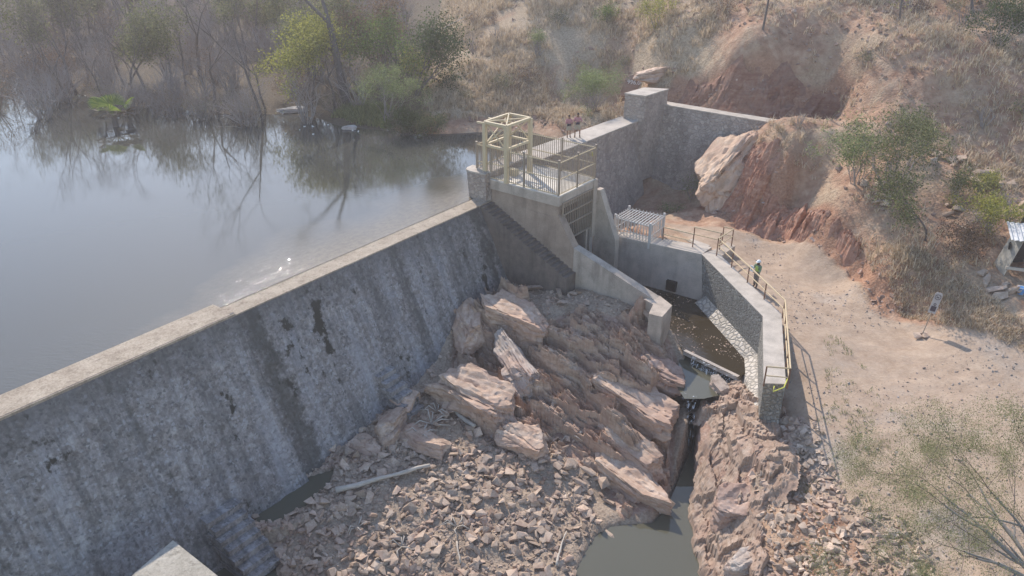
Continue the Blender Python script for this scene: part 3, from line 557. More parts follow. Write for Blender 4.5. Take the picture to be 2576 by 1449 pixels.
def palisade(name, label, runs, step=.15, mat='steelcream', group=None):
    """runs: list of (p0, p1, zbase, ztop, posts)"""
    f = thing(name, runs[0][0], label, 'fence', group); px = set()
    for p0, p1, zb, zt, rails in runs:
        p0 = np.array(p0, float); p1 = np.array(p1, float); L = np.linalg.norm((p1 - p0)[:2]); n = int(L / step); b = MB()
        for i in range(1, n):
            q = p0 + (p1 - p0) * i / n; b.bar((q[0], q[1], zb + .05), (q[0], q[1], zt + .06), .034)
        part(b, 'bars', MT['steelgrey'], f)
        for z in rails:
            b = MB(); b.bar((p0[0], p0[1], z), (p1[0], p1[1], z), .06, .05); part(b, 'rail', MT[mat], f)
        k = max(1, round(L / 2.4))
        for i in range(k + 1):
            q = p0 + (p1 - p0) * i / k; key = (round(q[0], 1), round(q[1], 1))
            if key in px: continue
            px.add(key); b = MB(); b.bar((q[0], q[1], zb - .02), (q[0], q[1], zt + .12), .10); b.bar((q[0], q[1], zt + .12), (q[0], q[1], zt + .15), .13); part(b, 'post', MT['steelgrey'], f)
    return f
palisade('palisade_fence', 'tall steel palisade fence around the deck of the intake tower', [
    (D(.06, -1.2, 0), D(.06, 0, 0), 2.0, 3.65, (2.5, 3.6)), (D(.06, 0, 0), D(.06, 5.32, 0), 1.5, 3.65, (1.6, 2.55, 3.6)), (D(.06, 5.32, 0), D(4.2, 5.32, 0), 1.5, 3.65, (1.6, 2.55, 3.6)),
    (D(4.2, 5.32, 0), D(4.2, .1, 0), 1.5, 3.65, (1.6, 2.55, 3.6)), (D(4.2, .1, 0), D(4.2, -1.1, 0), 2.0, 3.65, (2.1, 3.6)), (D(4.2, -1.1, 0), D(.06, -1.2, 0), 2.0, 3.65, (2.1, 3.6))])
b = MB(); b.bar(D(4.24, 4.9, 3.1), D(4.24, 5.12, 3.1), .05, .28); o = b.build('notice_plate', plain('yellow_plate', (.55, .50, .08), .6)); tag(o, 'small yellow plate fixed to the far corner of the deck fence', 'plate')
# gantry
ga = thing('gate_hoist_frame', D(1.2, .5, 1.5), 'cream painted steel hoist frame with crossed braces standing over the deck', 'frame')
sc_, tc_ = (-.02, 2.5), (-.42, 1.32); ZT = 5.2; ZM = 3.72
for s_ in sc_:
    for t_ in tc_:
        b = MB(); b.bar(D(s_, t_, 2.0 if t_ < 0 else 1.5), D(s_, t_, ZT), .24); part(b, 'leg', MT['steelcream'], ga)
for z in (ZT, ZM):
    for q in (((sc_[0], tc_[0]), (sc_[1], tc_[0])), ((sc_[1], tc_[0]), (sc_[1], tc_[1])), ((sc_[1], tc_[1]), (sc_[0], tc_[1])), ((sc_[0], tc_[1]), (sc_[0], tc_[0]))):
        b = MB(); b.bar(D(*q[0], z), D(*q[1], z), .16 if z == ZT else .14); part(b, 'beam', MT['steelcream'], ga)
for a_, c_ in ((D(sc_[0], tc_[0], ZT + .03), D(sc_[1], tc_[1], ZT + .03)), (D(sc_[0], tc_[1], ZT + .04), D(sc_[1], tc_[0], ZT + .04)), (D(sc_[1], tc_[0], ZM), D(sc_[1], tc_[1], ZT)), (D(sc_[1], tc_[1], ZM), D(sc_[1], tc_[0], ZT)),
               (D(sc_[0], tc_[0], ZM), D(sc_[0], tc_[1], ZT)), (D(sc_[0], tc_[1], ZM), D(sc_[0], tc_[0], ZT)), (D(sc_[0], tc_[0], ZM), D(sc_[1], tc_[0], ZT))):
    b = MB(); b.bar(a_, c_, .07); part(b, 'brace', MT['steelcream'], ga)
for s_ in (.1, 1.25):
    b = MB(); b.bar(D(s_, 1.1, ZT - .14), D(s_, -1.15, ZT - .14), .11); part(b, 'runway_beam', MT['steelcream'], ga)
b = MB(); b.tube([D(.6, .2, 5.05), D(.6, .2, 4.6)], .02); b.tube([D(.6, .2, 4.6), D(.6, .2, 4.35)], [.12, .09]); b.tube([D(.6, .2, 4.35), D(.6, .2, 4.2)], .03); part(b, 'chain_hoist', MT['steelgrey'], ga)

# channel walls
lw = thing('channel_wall', D(.3, 9, -2.5), 'low concrete channel wall ending in a square block among the rocks', 'wall')
b = MB(); r = [(6.62, -1.62), (12.6, -3.45), (12.6, -7), (6.62, -7)]; b.prism([D(0.01, t, z) for t, z in r], [D(.63, t, z) for t, z in r]); part(b, 'wall_body', MT['conc'], lw)
eb = [G(*q, -3.4) for q in [(1632, 789), (1666, 797), (1691, 768), (1660, 744), (1620, 752), (1643, 766)]]
b = MB(); b.prism([(p[0], p[1], -7.5) for p in eb], [(p[0], p[1], -3.4) for p in eb]); part(b, 'end_block', MT['conc'], lw)
def wall_run(name, label, tops_in, tops_out, zt, feet_in, zf_out, mats):
    w = thing(name, (*tops_in[0][:2], zt), label, 'wall')
    for i in range(len(tops_in) - 1):
        a0, a1, o0, o1, f0, f1 = tops_in[i], tops_in[i + 1], tops_out[i], tops_out[i + 1], feet_in[i], feet_in[i + 1]
        tz = zt - .05; e = .002 * i
        b = MB(); b.prism([(*a0[:2], tz), (*o0[:2], tz), (*o0[:2], zf_out), (*f0[:2], zf_out), tuple(f0)], [(*a1[:2], tz), (*o1[:2], tz), (*o1[:2], zf_out), (*f1[:2], zf_out), tuple(f1)])
        part(b, 'wall_body', MT[mats[i]], w)
        b = MB(); b.prism([(*a0[:2], tz), (*a1[:2], tz), (*o1[:2], tz), (*o0[:2], tz)], [(*a0[:2], zt + e), (*a1[:2], zt + e), (*o1[:2], zt + e), (*o0[:2], zt + e)]); part(b, 'capping', MT['capping'], w)
    return w
ZW = -2.5
P0, P1, P2, P3, P4 = D(4.86, 6.0, ZW), G(1553, 595, ZW), G(1765.6, 639.5, ZW), G(1918.8, 795, ZW), G(1921, 964, ZW)
Q0, Q1, Q2, Q3, Q4 = D(5.5, 6.0, ZW), G(1566, 583, ZW), G(1798, 627, ZW), G(1965.7, 790, ZW), G(1977, 966, ZW)
F0, F1, F2, F3, F4 = D(4.86, 6.0, -7), G(1553, 595, ZW) + [0, 0, -4.5], G(1775, 752, -5.3), G(1905, 894, -5.2), G(1908, 1062, -5.3)
F1[2] = -7; F2b = F2.copy(); F2b[2] = -7
wall_run('smooth_channel_wall', 'smooth dark concrete wall beside the tower outlet with pale narrow top', [P0, P1, P2], [Q0, Q1, Q2 + [-.1, .35, 0]], ZW, [F0, F1, F2b], -7, ['concdark', 'concdark'])
wall_run('stone_channel_wall', 'broad stone retaining wall with pale capping bending along the road', [P2, P3, P4], [Q2, Q3, Q4], ZW + .004, [F2, F3, F4], -6.8, ['slate', 'slate'])
bt = [G(*q, ZW) for q in [(1790, 632), (1831, 609), (1850, 618), (1812, 646)]]
b = MB(); b.prism([(p[0], p[1], -3.6) for p in bt], [(p[0], p[1], ZW - .002) for p in bt]); o = b.build('buttress', MT['conc']); tag(o, 'short concrete buttress at the corner of the retaining wall by the railing', 'buttress')
pb = MB(); up = [F2 + [-.03, -.05, .25], F3 + [0, -.05, .1], F4 + [.0, 0, 0]]; dn = [G(1743, 764, -5.72), G(1864, 905, -5.75), G(1874, 1078, -6.5)]
pl = thing('cobbled_apron', F3, 'pale cobbled apron sloping from the retaining wall to the water', 'apron')
for i in (0, 1):
    b = MB(); b.prism([up[i], up[i + 1], dn[i + 1], dn[i]], [q - np.array([0, 0, 1.2]) for q in (up[i], up[i + 1], dn[i + 1], dn[i])]); part(b, 'cobbles', MT['cobble'], pl)
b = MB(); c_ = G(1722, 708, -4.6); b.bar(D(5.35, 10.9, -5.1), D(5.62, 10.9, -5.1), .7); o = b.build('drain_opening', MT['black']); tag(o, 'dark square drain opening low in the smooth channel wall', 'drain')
b = MB(); a_, c_ = G(1722, 882, WZ - .03), G(1858, 948, WZ - .03); b.bar((*a_[:2], WZ - .12), (*c_[:2], WZ - .12), .22, .26); o = b.build('weir_sill', MT['concdark']); tag(o, 'low dark weir sill crossing the channel above the little pool', 'weir')
# wall at the lower left corner of the picture
cw = [G(*q, -5.4) for q in [(435, 1359), (552, 1452), (720, 1600), (480, 1740), (225, 1560), (342, 1438)]]
ow = thing('buttress_wall', (*cw[0][:2], -5.4), 'broad pale topped stone buttress wall standing off the dam face near the lower puddle', 'wall')
b = MB(); b.prism([(p[0], p[1], -12) for p in cw], [(p[0], p[1], -5.48) for p in cw]); part(b, 'stone_body', MT['masonry'], ow)
b = MB(); b.prism([(p[0], p[1], -5.48) for p in cw], [(p[0], p[1], -5.4) for p in cw]); part(b, 'capping', m_gravelly('rough_cement_top', (.28, .25, .20), (.46, .415, .345), (.60, .555, .475)), ow)

# bar cage over the pit behind the wall
cg = thing('bar_cage', D(5.8, 8, -2.4), 'low steel bar cage covering a pit beside the channel wall', 'cage')
cp4 = [G(*q, -1.35) for q in [(1548.5, 547), (1636, 570.5), (1671, 544.5), (1583, 526)]]
b = MB()
for i in range(4):
    a_, c_ = cp4[i], cp4[(i + 1) % 4]; b.bar(a_, c_, .055); b.bar((*a_[:2], -2.1), (*c_[:2], -2.1), .045)
part(b, 'frame', MT['steelpale'], cg)
for i in range(4):
    b = MB(); b.bar((*cp4[i][:2], -2.9), (*cp4[i][:2], -1.1), .13); part(b, 'post', MT['steelpale'], cg)
b = MB()
for i in range(1, 12):
    f_ = i / 12; a_ = cp4[0] + (cp4[1] - cp4[0]) * f_; c_ = cp4[3] + (cp4[2] - cp4[3]) * f_; b.bar(a_, c_, .05)
part(b, 'top_bars', MT['steelpale'], cg)
b = MB()
for i in range(4):
    a_, c_ = cp4[i], cp4[(i + 1) % 4]; n_ = int(np.linalg.norm(c_ - a_) / .24)
    for k in range(1, n_): q = a_ + (c_ - a_) * k / n_; b.bar((q[0], q[1], -2.6), (q[0], q[1], -1.22), .045)
part(b, 'side_bars', MT['steelpale'], cg)

# yellow pipe railings
def vz(X, Y): return ((2300 + X / 1.449) * .644, (700 + Y / 1.449) * .644)
def railing(label, tops, z, h=1.0, posts=None, base=-2.5, mid=True):
    r = thing('pipe_railing', (*tops[0][:2], z), label, 'railing'); b = MB(); b.tube([(p[0], p[1], z) for p in tops], .042); part(b, 'top_rail', MT['railyellow'], r)
    if mid: b = MB(); b.tube([(p[0], p[1], z - h * .5) for p in tops], .032); part(b, 'middle_rail', MT['railyellow'], r)
    for i in range(len(tops) - 1):
        L = np.linalg.norm((tops[i + 1] - tops[i])[:2]); k = max(1, round(L / 1.9))
        for j in range(k + (i == len(tops) - 2)):
            q = tops[i] + (tops[i + 1] - tops[i]) * j / k; gz_ = base if base is not None else min(z - h, TZ(q[0], q[1])[0])
            b = MB(); b.tube([(q[0], q[1], gz_ - .05), (q[0], q[1], z)], .038); part(b, 'post', MT['railrust'], r)
    return r
railing('yellow pipe railing from the bar cage along the smooth wall', [G(*vz(425, 272), -1.6), G(*vz(595, 312), -1.6)], -1.6)
railing('yellow pipe railing beside the red earth ramp behind the corner', [G(*vz(600, 272), -1.35), G(*vz(750, 305), -1.35)], -1.35)
railing('yellow pipe railing turning around the buttress corner', [G(*vz(765, 270), -1.3), G(*vz(820, 283), -1.3), G(*vz(735, 335), -1.3)], -1.3)
railing('long yellow pipe railing bending along the outer edge of the stone wall', [G(*vz(735, 335), -1.45), G(*vz(910, 495), -1.45), G(*vz(1112, 686), -1.45), G(*vz(1142, 1072), -1.45), G(*vz(1008, 1060), -1.45)], -1.45)
b = MB(); a_ = G(*vz(1125, 1130), -2.3); b.tube([a_, a_ + [-.3, -.5, -.15], a_ + [-.9, -.8, -.18], G(*vz(1050, 1172), -2.45)], .03); o = b.build('yellow_hose', plain('yellow_plastic', (.62, .60, .10), .5)); tag(o, 'short yellow hose lying on the capping at the wall end', 'hose')
b = MB(); a_, c_ = G(*vz(570, 348), -2.75), G(*vz(675, 385), -2.75); b.bar(a_, c_, .5, .12); o = b.build('concrete_kerb', MT['capping']); tag(o, 'short pale concrete kerb in front of the red earth ramp', 'kerb')

# ------------------------------------------------------------------ rocks
def hull_np(seed, sq=(1, .8, .6), n=16):
    r = np.random.default_rng(seed); P = r.normal(size=(n, 3)); P /= np.linalg.norm(P, axis=1)[:, None]; P = np.sign(P) * np.abs(P) ** .5 * r.uniform(.62, 1.15, (n, 1)) * np.array(sq) * .5
    bm = bmesh.new(); [bm.verts.new(p) for p in P]; res = bmesh.ops.convex_hull(bm, input=bm.verts)
    bmesh.ops.delete(bm, geom=[q for q in res['geom_interior'] if isinstance(q, bmesh.types.BMVert)], context='VERTS')
    bmesh.ops.triangulate(bm, faces=bm.faces); bm.verts.index_update()
    V = np.array([v.co[:] for v in bm.verts]); F = np.array([[v.index for v in f.verts] for f in bm.faces]); bm.free(); return V, F
def rockball(seed, sq, sub=4, rough=.10, lay=0):         # a broken boulder: planes cut off a block, then split into beds
    bm = bmesh.new(); bmesh.ops.create_icosphere(bm, subdivisions=sub, radius=1.25); V = np.array([v.co[:] for v in bm.verts]); F = np.array([[v.index for v in f.verts] for f in bm.faces]); bm.free()
    r = np.random.default_rng(seed); V = np.sign(V) * np.abs(V) ** .8
    d = np.concatenate([[[0, .12, 1], [0, -1, .15], [0, 1, .1], [1, .25, .1], [-1, .1, .3]], r.normal(size=(9, 3))]) + r.normal(size=(14, 3)) * .16; d /= np.linalg.norm(d, axis=1)[:, None]; h = np.r_[.62, .78, .8, .86, .86, r.uniform(.66, .98, 9)]
    for _ in range(3):
        for k in range(14):
            e = V @ d[k] - h[k]; V = V - np.where(e > 0, e, 0)[:, None] * d[k]
    o = seed * 3.7; N = V / (np.linalg.norm(V, axis=1)[:, None] + 1e-9); W_ = V * np.array(sq) * .62
    V = V + N * (rough * fbm(W_[:, 0] * 1.1 + o, W_[:, 1] * 1.6, W_[:, 2] * 1.6, 5, seed, .6))[:, None]
    if lay:
        q = (W_[:, 2] * .8 + W_[:, 1] * .55) * lay + .7 * fbm(W_[:, 0] * .5 + o, W_[:, 1] * .8, W_[:, 2] * .8, 3, seed + 5); z0 = np.floor(q); st = (_h(z0, z0 * 0, z0 * 0, seed) - .5)
        notch = np.where((q % 1) < .16, -.09, 0); ax2 = np.array([0, -.85, .5]); c2 = np.array([1, .0, 0]); V = V * (1 + (st * .20 + notch)[:, None] * np.array([.45, 1, .8]))
        x0 = W_[:, 0] * .9 + .8 * fbm(W_[:, 1] * .7 + o, W_[:, 2] * .7, None, 2, seed + 9); xb = np.floor(x0); V = V * (1 + ((_h(xb, z0, xb * 0, seed + 3) - .5) * .16)[:, None] * np.array([0, 1, 1]))
    return V * np.array(sq) * .62, F
ROCKV = [hull_np(100 + i, ((1, .8, .42), (1, .62, .3), (1, .85, .6), (1, .5, .4))[i % 4], 9 + i % 4) for i in range(16)]
def rotm(r, flat=.5):
    a, b_, c_ = r.uniform(0, 6.28), r.normal() * flat, r.normal() * flat
    return np.array((Matrix.Rotation(a, 3, 'Z') @ Matrix.Rotation(b_, 3, 'X') @ Matrix.Rotation(c_, 3, 'Y')))
def mass(name, pts, sizes, mat, r, sink=.15, flat=.5):   # many small stones as one sheet of loose stuff
    VV, FF, off = [], [], 0
    for p, s_ in zip(pts, sizes):
        V, F = ROCKV[r.integers(16)]; VV.append((V * s_) @ rotm(r, flat).T + np.array([p[0], p[1], p[2] + s_ * (.25 - sink)])); FF.append(F + off); off += len(V)
    me = mesh_np(name, np.concatenate(VV), np.concatenate(FF)); o = link(name, me, mat); return tag(o, kind='stuff')
def inside(poly, n, r, z=None):
    P = np.array([q[:2] for q in poly]); lo, hi = P.min(0), P.max(0); out = np.zeros((0, 2))
    while len(out) < n:
        q = r.uniform(lo, hi, (n * 2, 2)); out = np.r_[out, q[inpoly(q[:, 0], q[:, 1], P) > 0]]
    out = out[:n]; return np.c_[out, TZ(out[:, 0], out[:, 1])]
def VP(z, *q): return [G(u, v, z) for u, v in q]
RUB = VP(-8.3, (640,1290), (760,1190), (860,1130), (1000,1040), (1110,1010), (1180,1060), (1290,1100), (1400,1120), (1480,1180), (1515,1300), (1480,1380), (1430,1470), (1400,1640), (620,1640), (700,1440), (600,1400))
rr = np.random.default_rng(11)
pts = inside(RUB, 11500, rr); siz = .07 + .60 * rr.random(11500) ** 5.2
keep = (TZ(pts[:, 0], pts[:, 1]) > -9.15) & (inpoly(pts[:, 0], pts[:, 1], PU) < .0) & (inpoly(pts[:, 0], pts[:, 1], PU2) < .1); pts, siz = pts[keep], siz[keep]
big = np.argsort(-siz)[:230]; small = np.setdiff1d(np.arange(len(siz)), big)
rockme = []
for i, (V, F) in enumerate(ROCKV):
    me = mesh_np('rubble_rock', V, F); me.polygons.foreach_set('use_smooth', np.zeros(len(F), bool)); me.materials.append(MT['rubble']); rockme.append(me)
for k in big:
    o = bpy.data.objects.new('rubble_rock', rockme[rr.integers(16)]); C.objects.link(o); s_ = siz[k] * 1.1
    o.location = (pts[k][0], pts[k][1], pts[k][2] + s_ * .16); o.rotation_euler = (rr.normal() * .35, rr.normal() * .35, rr.uniform(0, 6.28)); o.scale = (s_, s_, s_)
    tag(o, 'angular tan rock lying loose among the rubble of the river bed', 'rock', 'larger rocks in the rubble field')
mass('rubble', pts[small], siz[small], MT['rubble'], rr)
toe = inside([D(-34, 3.5, 0), D(-26, 3.5, 0), D(-19, 3.2, 0), D(-12, 3, 0), D(-7, 2.6, 0), D(-.5, 2.6, 0), D(-.3, 12.3, 0), D(-3.4, 9.5, 0), D(-5, 5.5, 0), D(-12, 6, 0), D(-20, 8, 0), D(-30, 10, 0)], 2000, rr)
toe = toe[(toe[:, 2] > -9.1) & (inpoly(toe[:, 0], toe[:, 1], PU) < -.05) & (inpoly(toe[:, 0], toe[:, 1], PU2) < -.05)]; mass('shaded_rubble', toe, .14 + .38 * rr.random(len(toe)) ** 3, MT['rubble'], rr)
bank = inside(VP(-5.8, (1915,1085), (2040,1110), (2120,1290), (2260,1350), (2350,1449), (2300,1560), (1900,1600), (1880,1449), (1900,1290), (1890,1200)), 3600, rr)
mass('bank_rubble', bank, .07 + .5 * rr.random(len(bank)) ** 4, MT['rubble'], rr)
rd = inside(VP(-3.7, (1850,590), (2100,710), (2350,850), (2600,930), (2700,1150), (2600,1449), (2250,1440), (2050,1150), (1990,960)), 3600, rr); rd = rd[fbm(rd[:, 0] * .25, rd[:, 1] * .25, seed=97) > .0]
mass('road_gravel', rd, .05 + .14 * rr.random(len(rd)) ** 4, MT['rockgrey'], rr)
hp = rr.uniform([-4, 36], [45, 85], (15000, 2)); hz = TZ(hp[:, 0], hp[:, 1]); ok = (hz > .3) & (msk('m_road', hp[:, 0], hp[:, 1]) < .3) & (fbm(hp[:, 0] * .25, hp[:, 1] * .25, seed=91) > -.15) | ((hz > -3.2) & (msk('m_red', hp[:, 0], hp[:, 1]) > .5) & (msk('m_road', hp[:, 0], hp[:, 1]) < .3))
hp = np.c_[hp, hz][ok][:7000]; ss, tt = loca(hp[:, 0], hp[:, 1]); hp = hp[~((tt < 3) & (ss < 17.5) & (ss > -2) & (hp[:, 2] < 0))]
mass('hillside_stones', hp, .10 + .42 * rr.random(len(hp)) ** 4, MT['rockred'], rr)
cst = inside([D(.4, 6, 0), D(.6, 13, 0), *[q for q in CH[2:5]], D(.4, 19.0, 0), D(5.6, 13, 0), D(4.7, 7, 0)], 5200, rr); cst[:, 2] = WZ - .06
cst = cst[fbm(cst[:, 0] * .7, cst[:, 1] * .7, seed=95) > -.25]; mass('channel_pebbles', cst, .08 + .16 * rr.random(len(cst)) ** 2, MT['rubble'], rr, .2)

def slab(name, label, a, b_, z, w, h, mat='rock', lay=5, roll=0, seed=0, dz=0, up=.0, cat='rock', grp=None, sub=5):
    """a boulder whose long axis runs between two ground points"""
    pa, pb = G(*a, z), G(*b_, z + dz); c = (pa + pb) / 2; L = np.linalg.norm(pb - pa); yaw = math.atan2(pb[1] - pa[1], pb[0] - pa[0]); pit = -math.asin((pb[2] - pa[2]) / L)
    V, F = rockball(seed, (L * 1.06, w, h * 1.15), sub, .09, lay); me = mesh_np(name, V, F); o = link(name, me, MT[mat], None, False)
    o.location = (c[0], c[1], c[2] + up); o.rotation_euler = (Matrix.Rotation(yaw, 4, 'Z') @ Matrix.Rotation(pit, 4, 'Y') @ Matrix.Rotation(roll, 4, 'X')).to_euler()
    return tag(o, label, cat, grp)
SL = [ # label, a, b, z, width, height, mat, roll, dz
 ('large pale boulder with flat sloping top nearest the dark dam corner', (1226,765),(1365,830),-4.9,2.3,1.9,'rock',.15,-.3),
 ('rounded pink boulder leaning at the upper left of the rock mass', (1185,765),(1172,850),-5.2,1.6,1.6,'rock',.1,-.3),
 ('layered rock ledge on the left edge of the rock mass', (1155,880),(1258,955),-6.0,1.4,1.3,'rock',.1,-.3),
 ('smooth grey slab standing on edge in the middle of the rock mass', (1262,862),(1340,975),-5.9,1.5,1.5,'rockgrey',-.55,-.5),
 ('long grey ridge of tilted rock right of the smooth slab', (1305,860),(1440,975),-5.9,1.2,1.4,'rockgrey',.2,-.5),
 ('big tan boulder with dark undercut front beside the driftwood log', (1118,965),(1285,1040),-6.7,2.2,2.1,'rock',.1,-.4),
 ('split pink boulder below the centre of the rock mass', (1340,1000),(1435,1090),-7.0,1.5,1.5,'rockred',.1,-.3),
 ('broad flat faced boulder with a cut oval side above the rubble', (1288,1085),(1362,1135),-7.6,1.5,1.5,'rock',.1,0),
 ('largest tilted slab with rust red front above the gorge', (1497,955),(1680,1055),-6.5,2.0,1.6,'rock',.1,-.6),
 ('square topped red boulder at the edge of the gorge', (1592,918),(1705,965),-6.2,2.0,1.7,'rockred',.1,-.3),
 ('small blocky outcrop near the loose stones by the concrete end block', (1405,780),(1470,830),-5.0,1.4,1.2,'rock',.1,0),
 ('long ridge of pink rock below the blocky outcrop', (1390,835),(1522,940),-5.6,1.3,1.3,'rock',.1,-.5),
 ('jagged layered ledges under the low channel wall', (1470,800),(1622,905),-5.1,1.8,1.3,'rock',.1,-.6),
 ('jagged rock shelf touching the concrete end block', (1580,805),(1690,885),-5.0,2.0,1.4,'rock',.1,-.5),
 ('long brown slab with shaded side over the pool', (1510,1075),(1655,1180),-7.6,1.4,1.4,'rock',.1,-.5),
 ('lowest pointed slab dipping into the muddy pool', (1510,1160),(1665,1280),-8.4,1.3,1.5,'rock',.1,-.6),
 ('small broken block between the rubble and the slabs', (1415,1105),(1475,1160),-7.6,1.1,1.0,'rockred',.1,0),
 ('dark red rock at the water edge below the square topped boulder', (1660,1110),(1715,1205),-8.2,1.3,1.4,'rockred',.1,-.4),
 ('flat pale slab lying in the rubble left of the driftwood log', (1015,1085),(1112,1128),-7.6,1.3,.6,'rock',.05,0),
 ('smooth shaded boulder lowest of three along the dam toe', (880,1120),(955,1140),-8.0,1.1,.95,'rock',0,0),
 ('tall rounded boulder half in sun beside the toe steps', (962,1100),(1012,1040),-7.6,1.2,1.5,'rock',0,0),
 ('shaded rounded boulder just above the half sunlit one', (985,1000),(1040,1020),-7.2,1.2,1.2,'rock',0,0),
 ('angular grey block in shade beside the upper puddle', (780,1205),(835,1225),-8.7,.9,.8,'rockgrey',0,0),
 ('grey broken block leaning on the lower dam steps', (585,1255),(650,1285),-8.4,1.2,.9,'rockgrey',.3,0),
 ('pale rock fin in the middle of the red ledges', (1440,900),(1560,990),-6.1,1.2,1.3,'rock',.2,-.4),
 ('grey mottled hump at the centre of the rock mass', (1400,985),(1500,1050),-6.7,1.5,1.1,'rockgrey',.1,-.3),
 ('narrow tan ridge between the two largest slabs', (1480,1015),(1640,1120),-7.1,1.0,1.2,'rock',.1,-.5),
 ('low pink ledge at the top of the rock mass under the channel wall', (1500,770),(1600,830),-4.9,1.2,.8,'rock',.1,-.3),
 ('stepped ledge below the layered left edge rocks', (1180,910),(1290,990),-6.4,1.2,1.2,'rock',.1,-.3),
 ('small split boulder under the big tan boulder', (1250,1040),(1330,1085),-7.3,1.1,1.0,'rock',0,0),
 # right bank
 ('grey striped rock skirting the right side of the pool', (1742,1190),(1770,1400),-8.5,1.0,1.4,'rockgrey',.2,.2),
 ('tan boulder shoulder right of the waterfall', (1762,1100),(1805,1010),-6.9,1.7,1.7,'rock',0,.3),
 ('fractured pink rock face below the cobbled apron', (1790,1160),(1880,1080),-6.6,2.0,1.5,'rock',0,.5),
 ('angular orange block in the middle of the right bank', (1815,1300),(1900,1240),-7.0,1.7,1.5,'rockred',.2,.3),
 ('long ledge above the right pool edge', (1770,1290),(1800,1160),-7.7,1.5,1.5,'rock',0,.4),
 ('low folded ledge at the bottom of the right bank', (1780,1449),(1860,1340),-8.0,1.8,1.4,'rock',0,.4),
 ('pale cracked slab beside the loose bank rubble', (1880,1210),(1945,1120),-5.9,1.6,1.1,'rockgrey',0,.2),
 ('pale boulder under the thorn tree at the bank edge', (1850,1440),(1900,1395),-6.9,1.0,.9,'rockgrey',0,0),
 ('grey rock stranded between basin and waterfall', (1790,955),(1822,990),-6.1,.7,.8,'rockgrey',0,0),
 # hillside
 ('large smooth orange slab leaning against the abutment wall', (1766,500),(1905,338),-2.3,2.8,2.6,'orange',-.35,4.0),
 ('second grey layered slab right of the large leaning one', (1815,535),(1885,455),-2.6,1.3,1.4,'rockgrey',-.35,2.0),
 ('narrow grey rib of rock among red earth above the road', (1870,560),(1945,490),-2.4,1.0,1.1,'rockgrey',-.3,1.8),
 ('grey layered ledge lowest on the red cutting by the road', (1985,590),(2060,525),-2.4,1.0,1.2,'rockgrey',-.3,1.6),
 ('second layered ledge on the red cutting by the road', (2020,600),(2090,560),-2.3,.9,1.1,'rockgrey',-.3,1.0),
 ('red shelf of rock in the cut bank behind the wing wall', (1860,255),(1960,170),3.2,1.6,1.4,'rockred',-.3,1.9),
 ('striped rock rib in the shaded cut bank', (1930,275),(2040,180),3.1,1.5,1.3,'rockred',-.3,2.2),
 ('pale jagged rock crest above the abutment block', (1600,195),(1690,180),4.2,1.6,1.0,'rock',0,.2),
 ('broken pink rocks on the cut bank right of the rib', (2030,265),(2110,230),3.3,1.4,1.2,'rock',-.2,.8),
]
KEEP = {0,1,3,5,7,8,9,14,15,18,19,20,21,22,23,33,37,38,39,46}
for i, (lb, a, b_, z, w, h, mt, ro, dz) in enumerate(SL):
    if i not in KEEP: continue
    slab('boulder' if w < 1.25 else 'rock_slab', lb, a, b_, z, w * 1.15, h, mt, 5 if mt == 'rockgrey' else (1.2 if mt == 'orange' else 3.2), ro, 300 + i, dz, .0, 'rock', 'rock slabs and boulders')
SANG = math.atan2(*(G(2060, 525, -1.2) - G(1985, 590, -2.4))[[1, 0]])
def outcrop(name, label, poly, base, disp, mat, res, fade=.7, sink=.5, cat='rock outcrop'):
    P = np.array([p[:2] for p in poly]); lo, hi = P.min(0) - .3, P.max(0) + .3; ax_, ay_ = np.arange(lo[0], hi[0], res), np.arange(lo[1], hi[1], res); X, Y = np.meshgrid(ax_, ay_, indexing='ij')
    d = inpoly(X, Y, P) + .5 * fbm(X * .8, Y * .8, seed=77); m = sstep(d, -.1, fade); Z = base(X, Y) + m * disp(X, Y) - (1 - m) * sink
    i = np.arange(X.size).reshape(X.shape); Q = np.stack([i[:-1, :-1], i[1:, :-1], i[1:, 1:], i[:-1, 1:]], -1).reshape(-1, 4); ok = (d > -.12)[:-1, :-1].ravel(); Q = Q[ok]
    used, inv = np.unique(Q, return_inverse=True); V = np.c_[X.ravel(), Y.ravel(), Z.ravel()][used]; o = link(name, mesh_np(name, V, inv.reshape(-1, 4)), MT[mat]); return tag(o, label, cat)
outcrop('bedrock_outcrop', 'big mass of tilted pinkish bedrock ledges between the dam and the gorge', [G(*q) for q in RKP], lambda x, y: rB(x, y) + .12, lambda x, y: relief(x, y, STR, 1.3, -.3), 'rock', .055)
outcrop('bank_outcrop', 'low fractured pale bedrock bank on the right of the pool below the cobbled apron', [G(u, v, -7) for u, v in [(1765,1000),(1830,975),(1885,1062),(1960,1090),(1985,1200),(1950,1330),(1925,1460),(1925,1700),(1765,1700),(1775,1400),(1762,1200),(1766,1085)]], lambda x, y: np.maximum(rB(x, y), PZ - .3) + .05, lambda x, y: relief(x, y, STR - .9, .62, -.2, 30, 2.2, 1.0), 'rock', .06, .5)
outcrop('cut_bank', 'steep shaded red rock face of the cut bank behind the wing wall', [G(1705,254,3.2), G(1705,235,3.8), G(1725,165,5.2), G(1790,135,6.6), G(1900,118,7.5), G(2000,122,7.2), G(2130,170,6.3), G(2130,268,3.4), G(1960,300,2.9), G(1900,288,3.0), G(1730,260,3.0)], lambda x, y: rH(x, y) + .1, lambda x, y: relief(x, y, STR + 1.35, .75, .05, 60, 2.6, .9), 'rockcut', .09, 1.8)
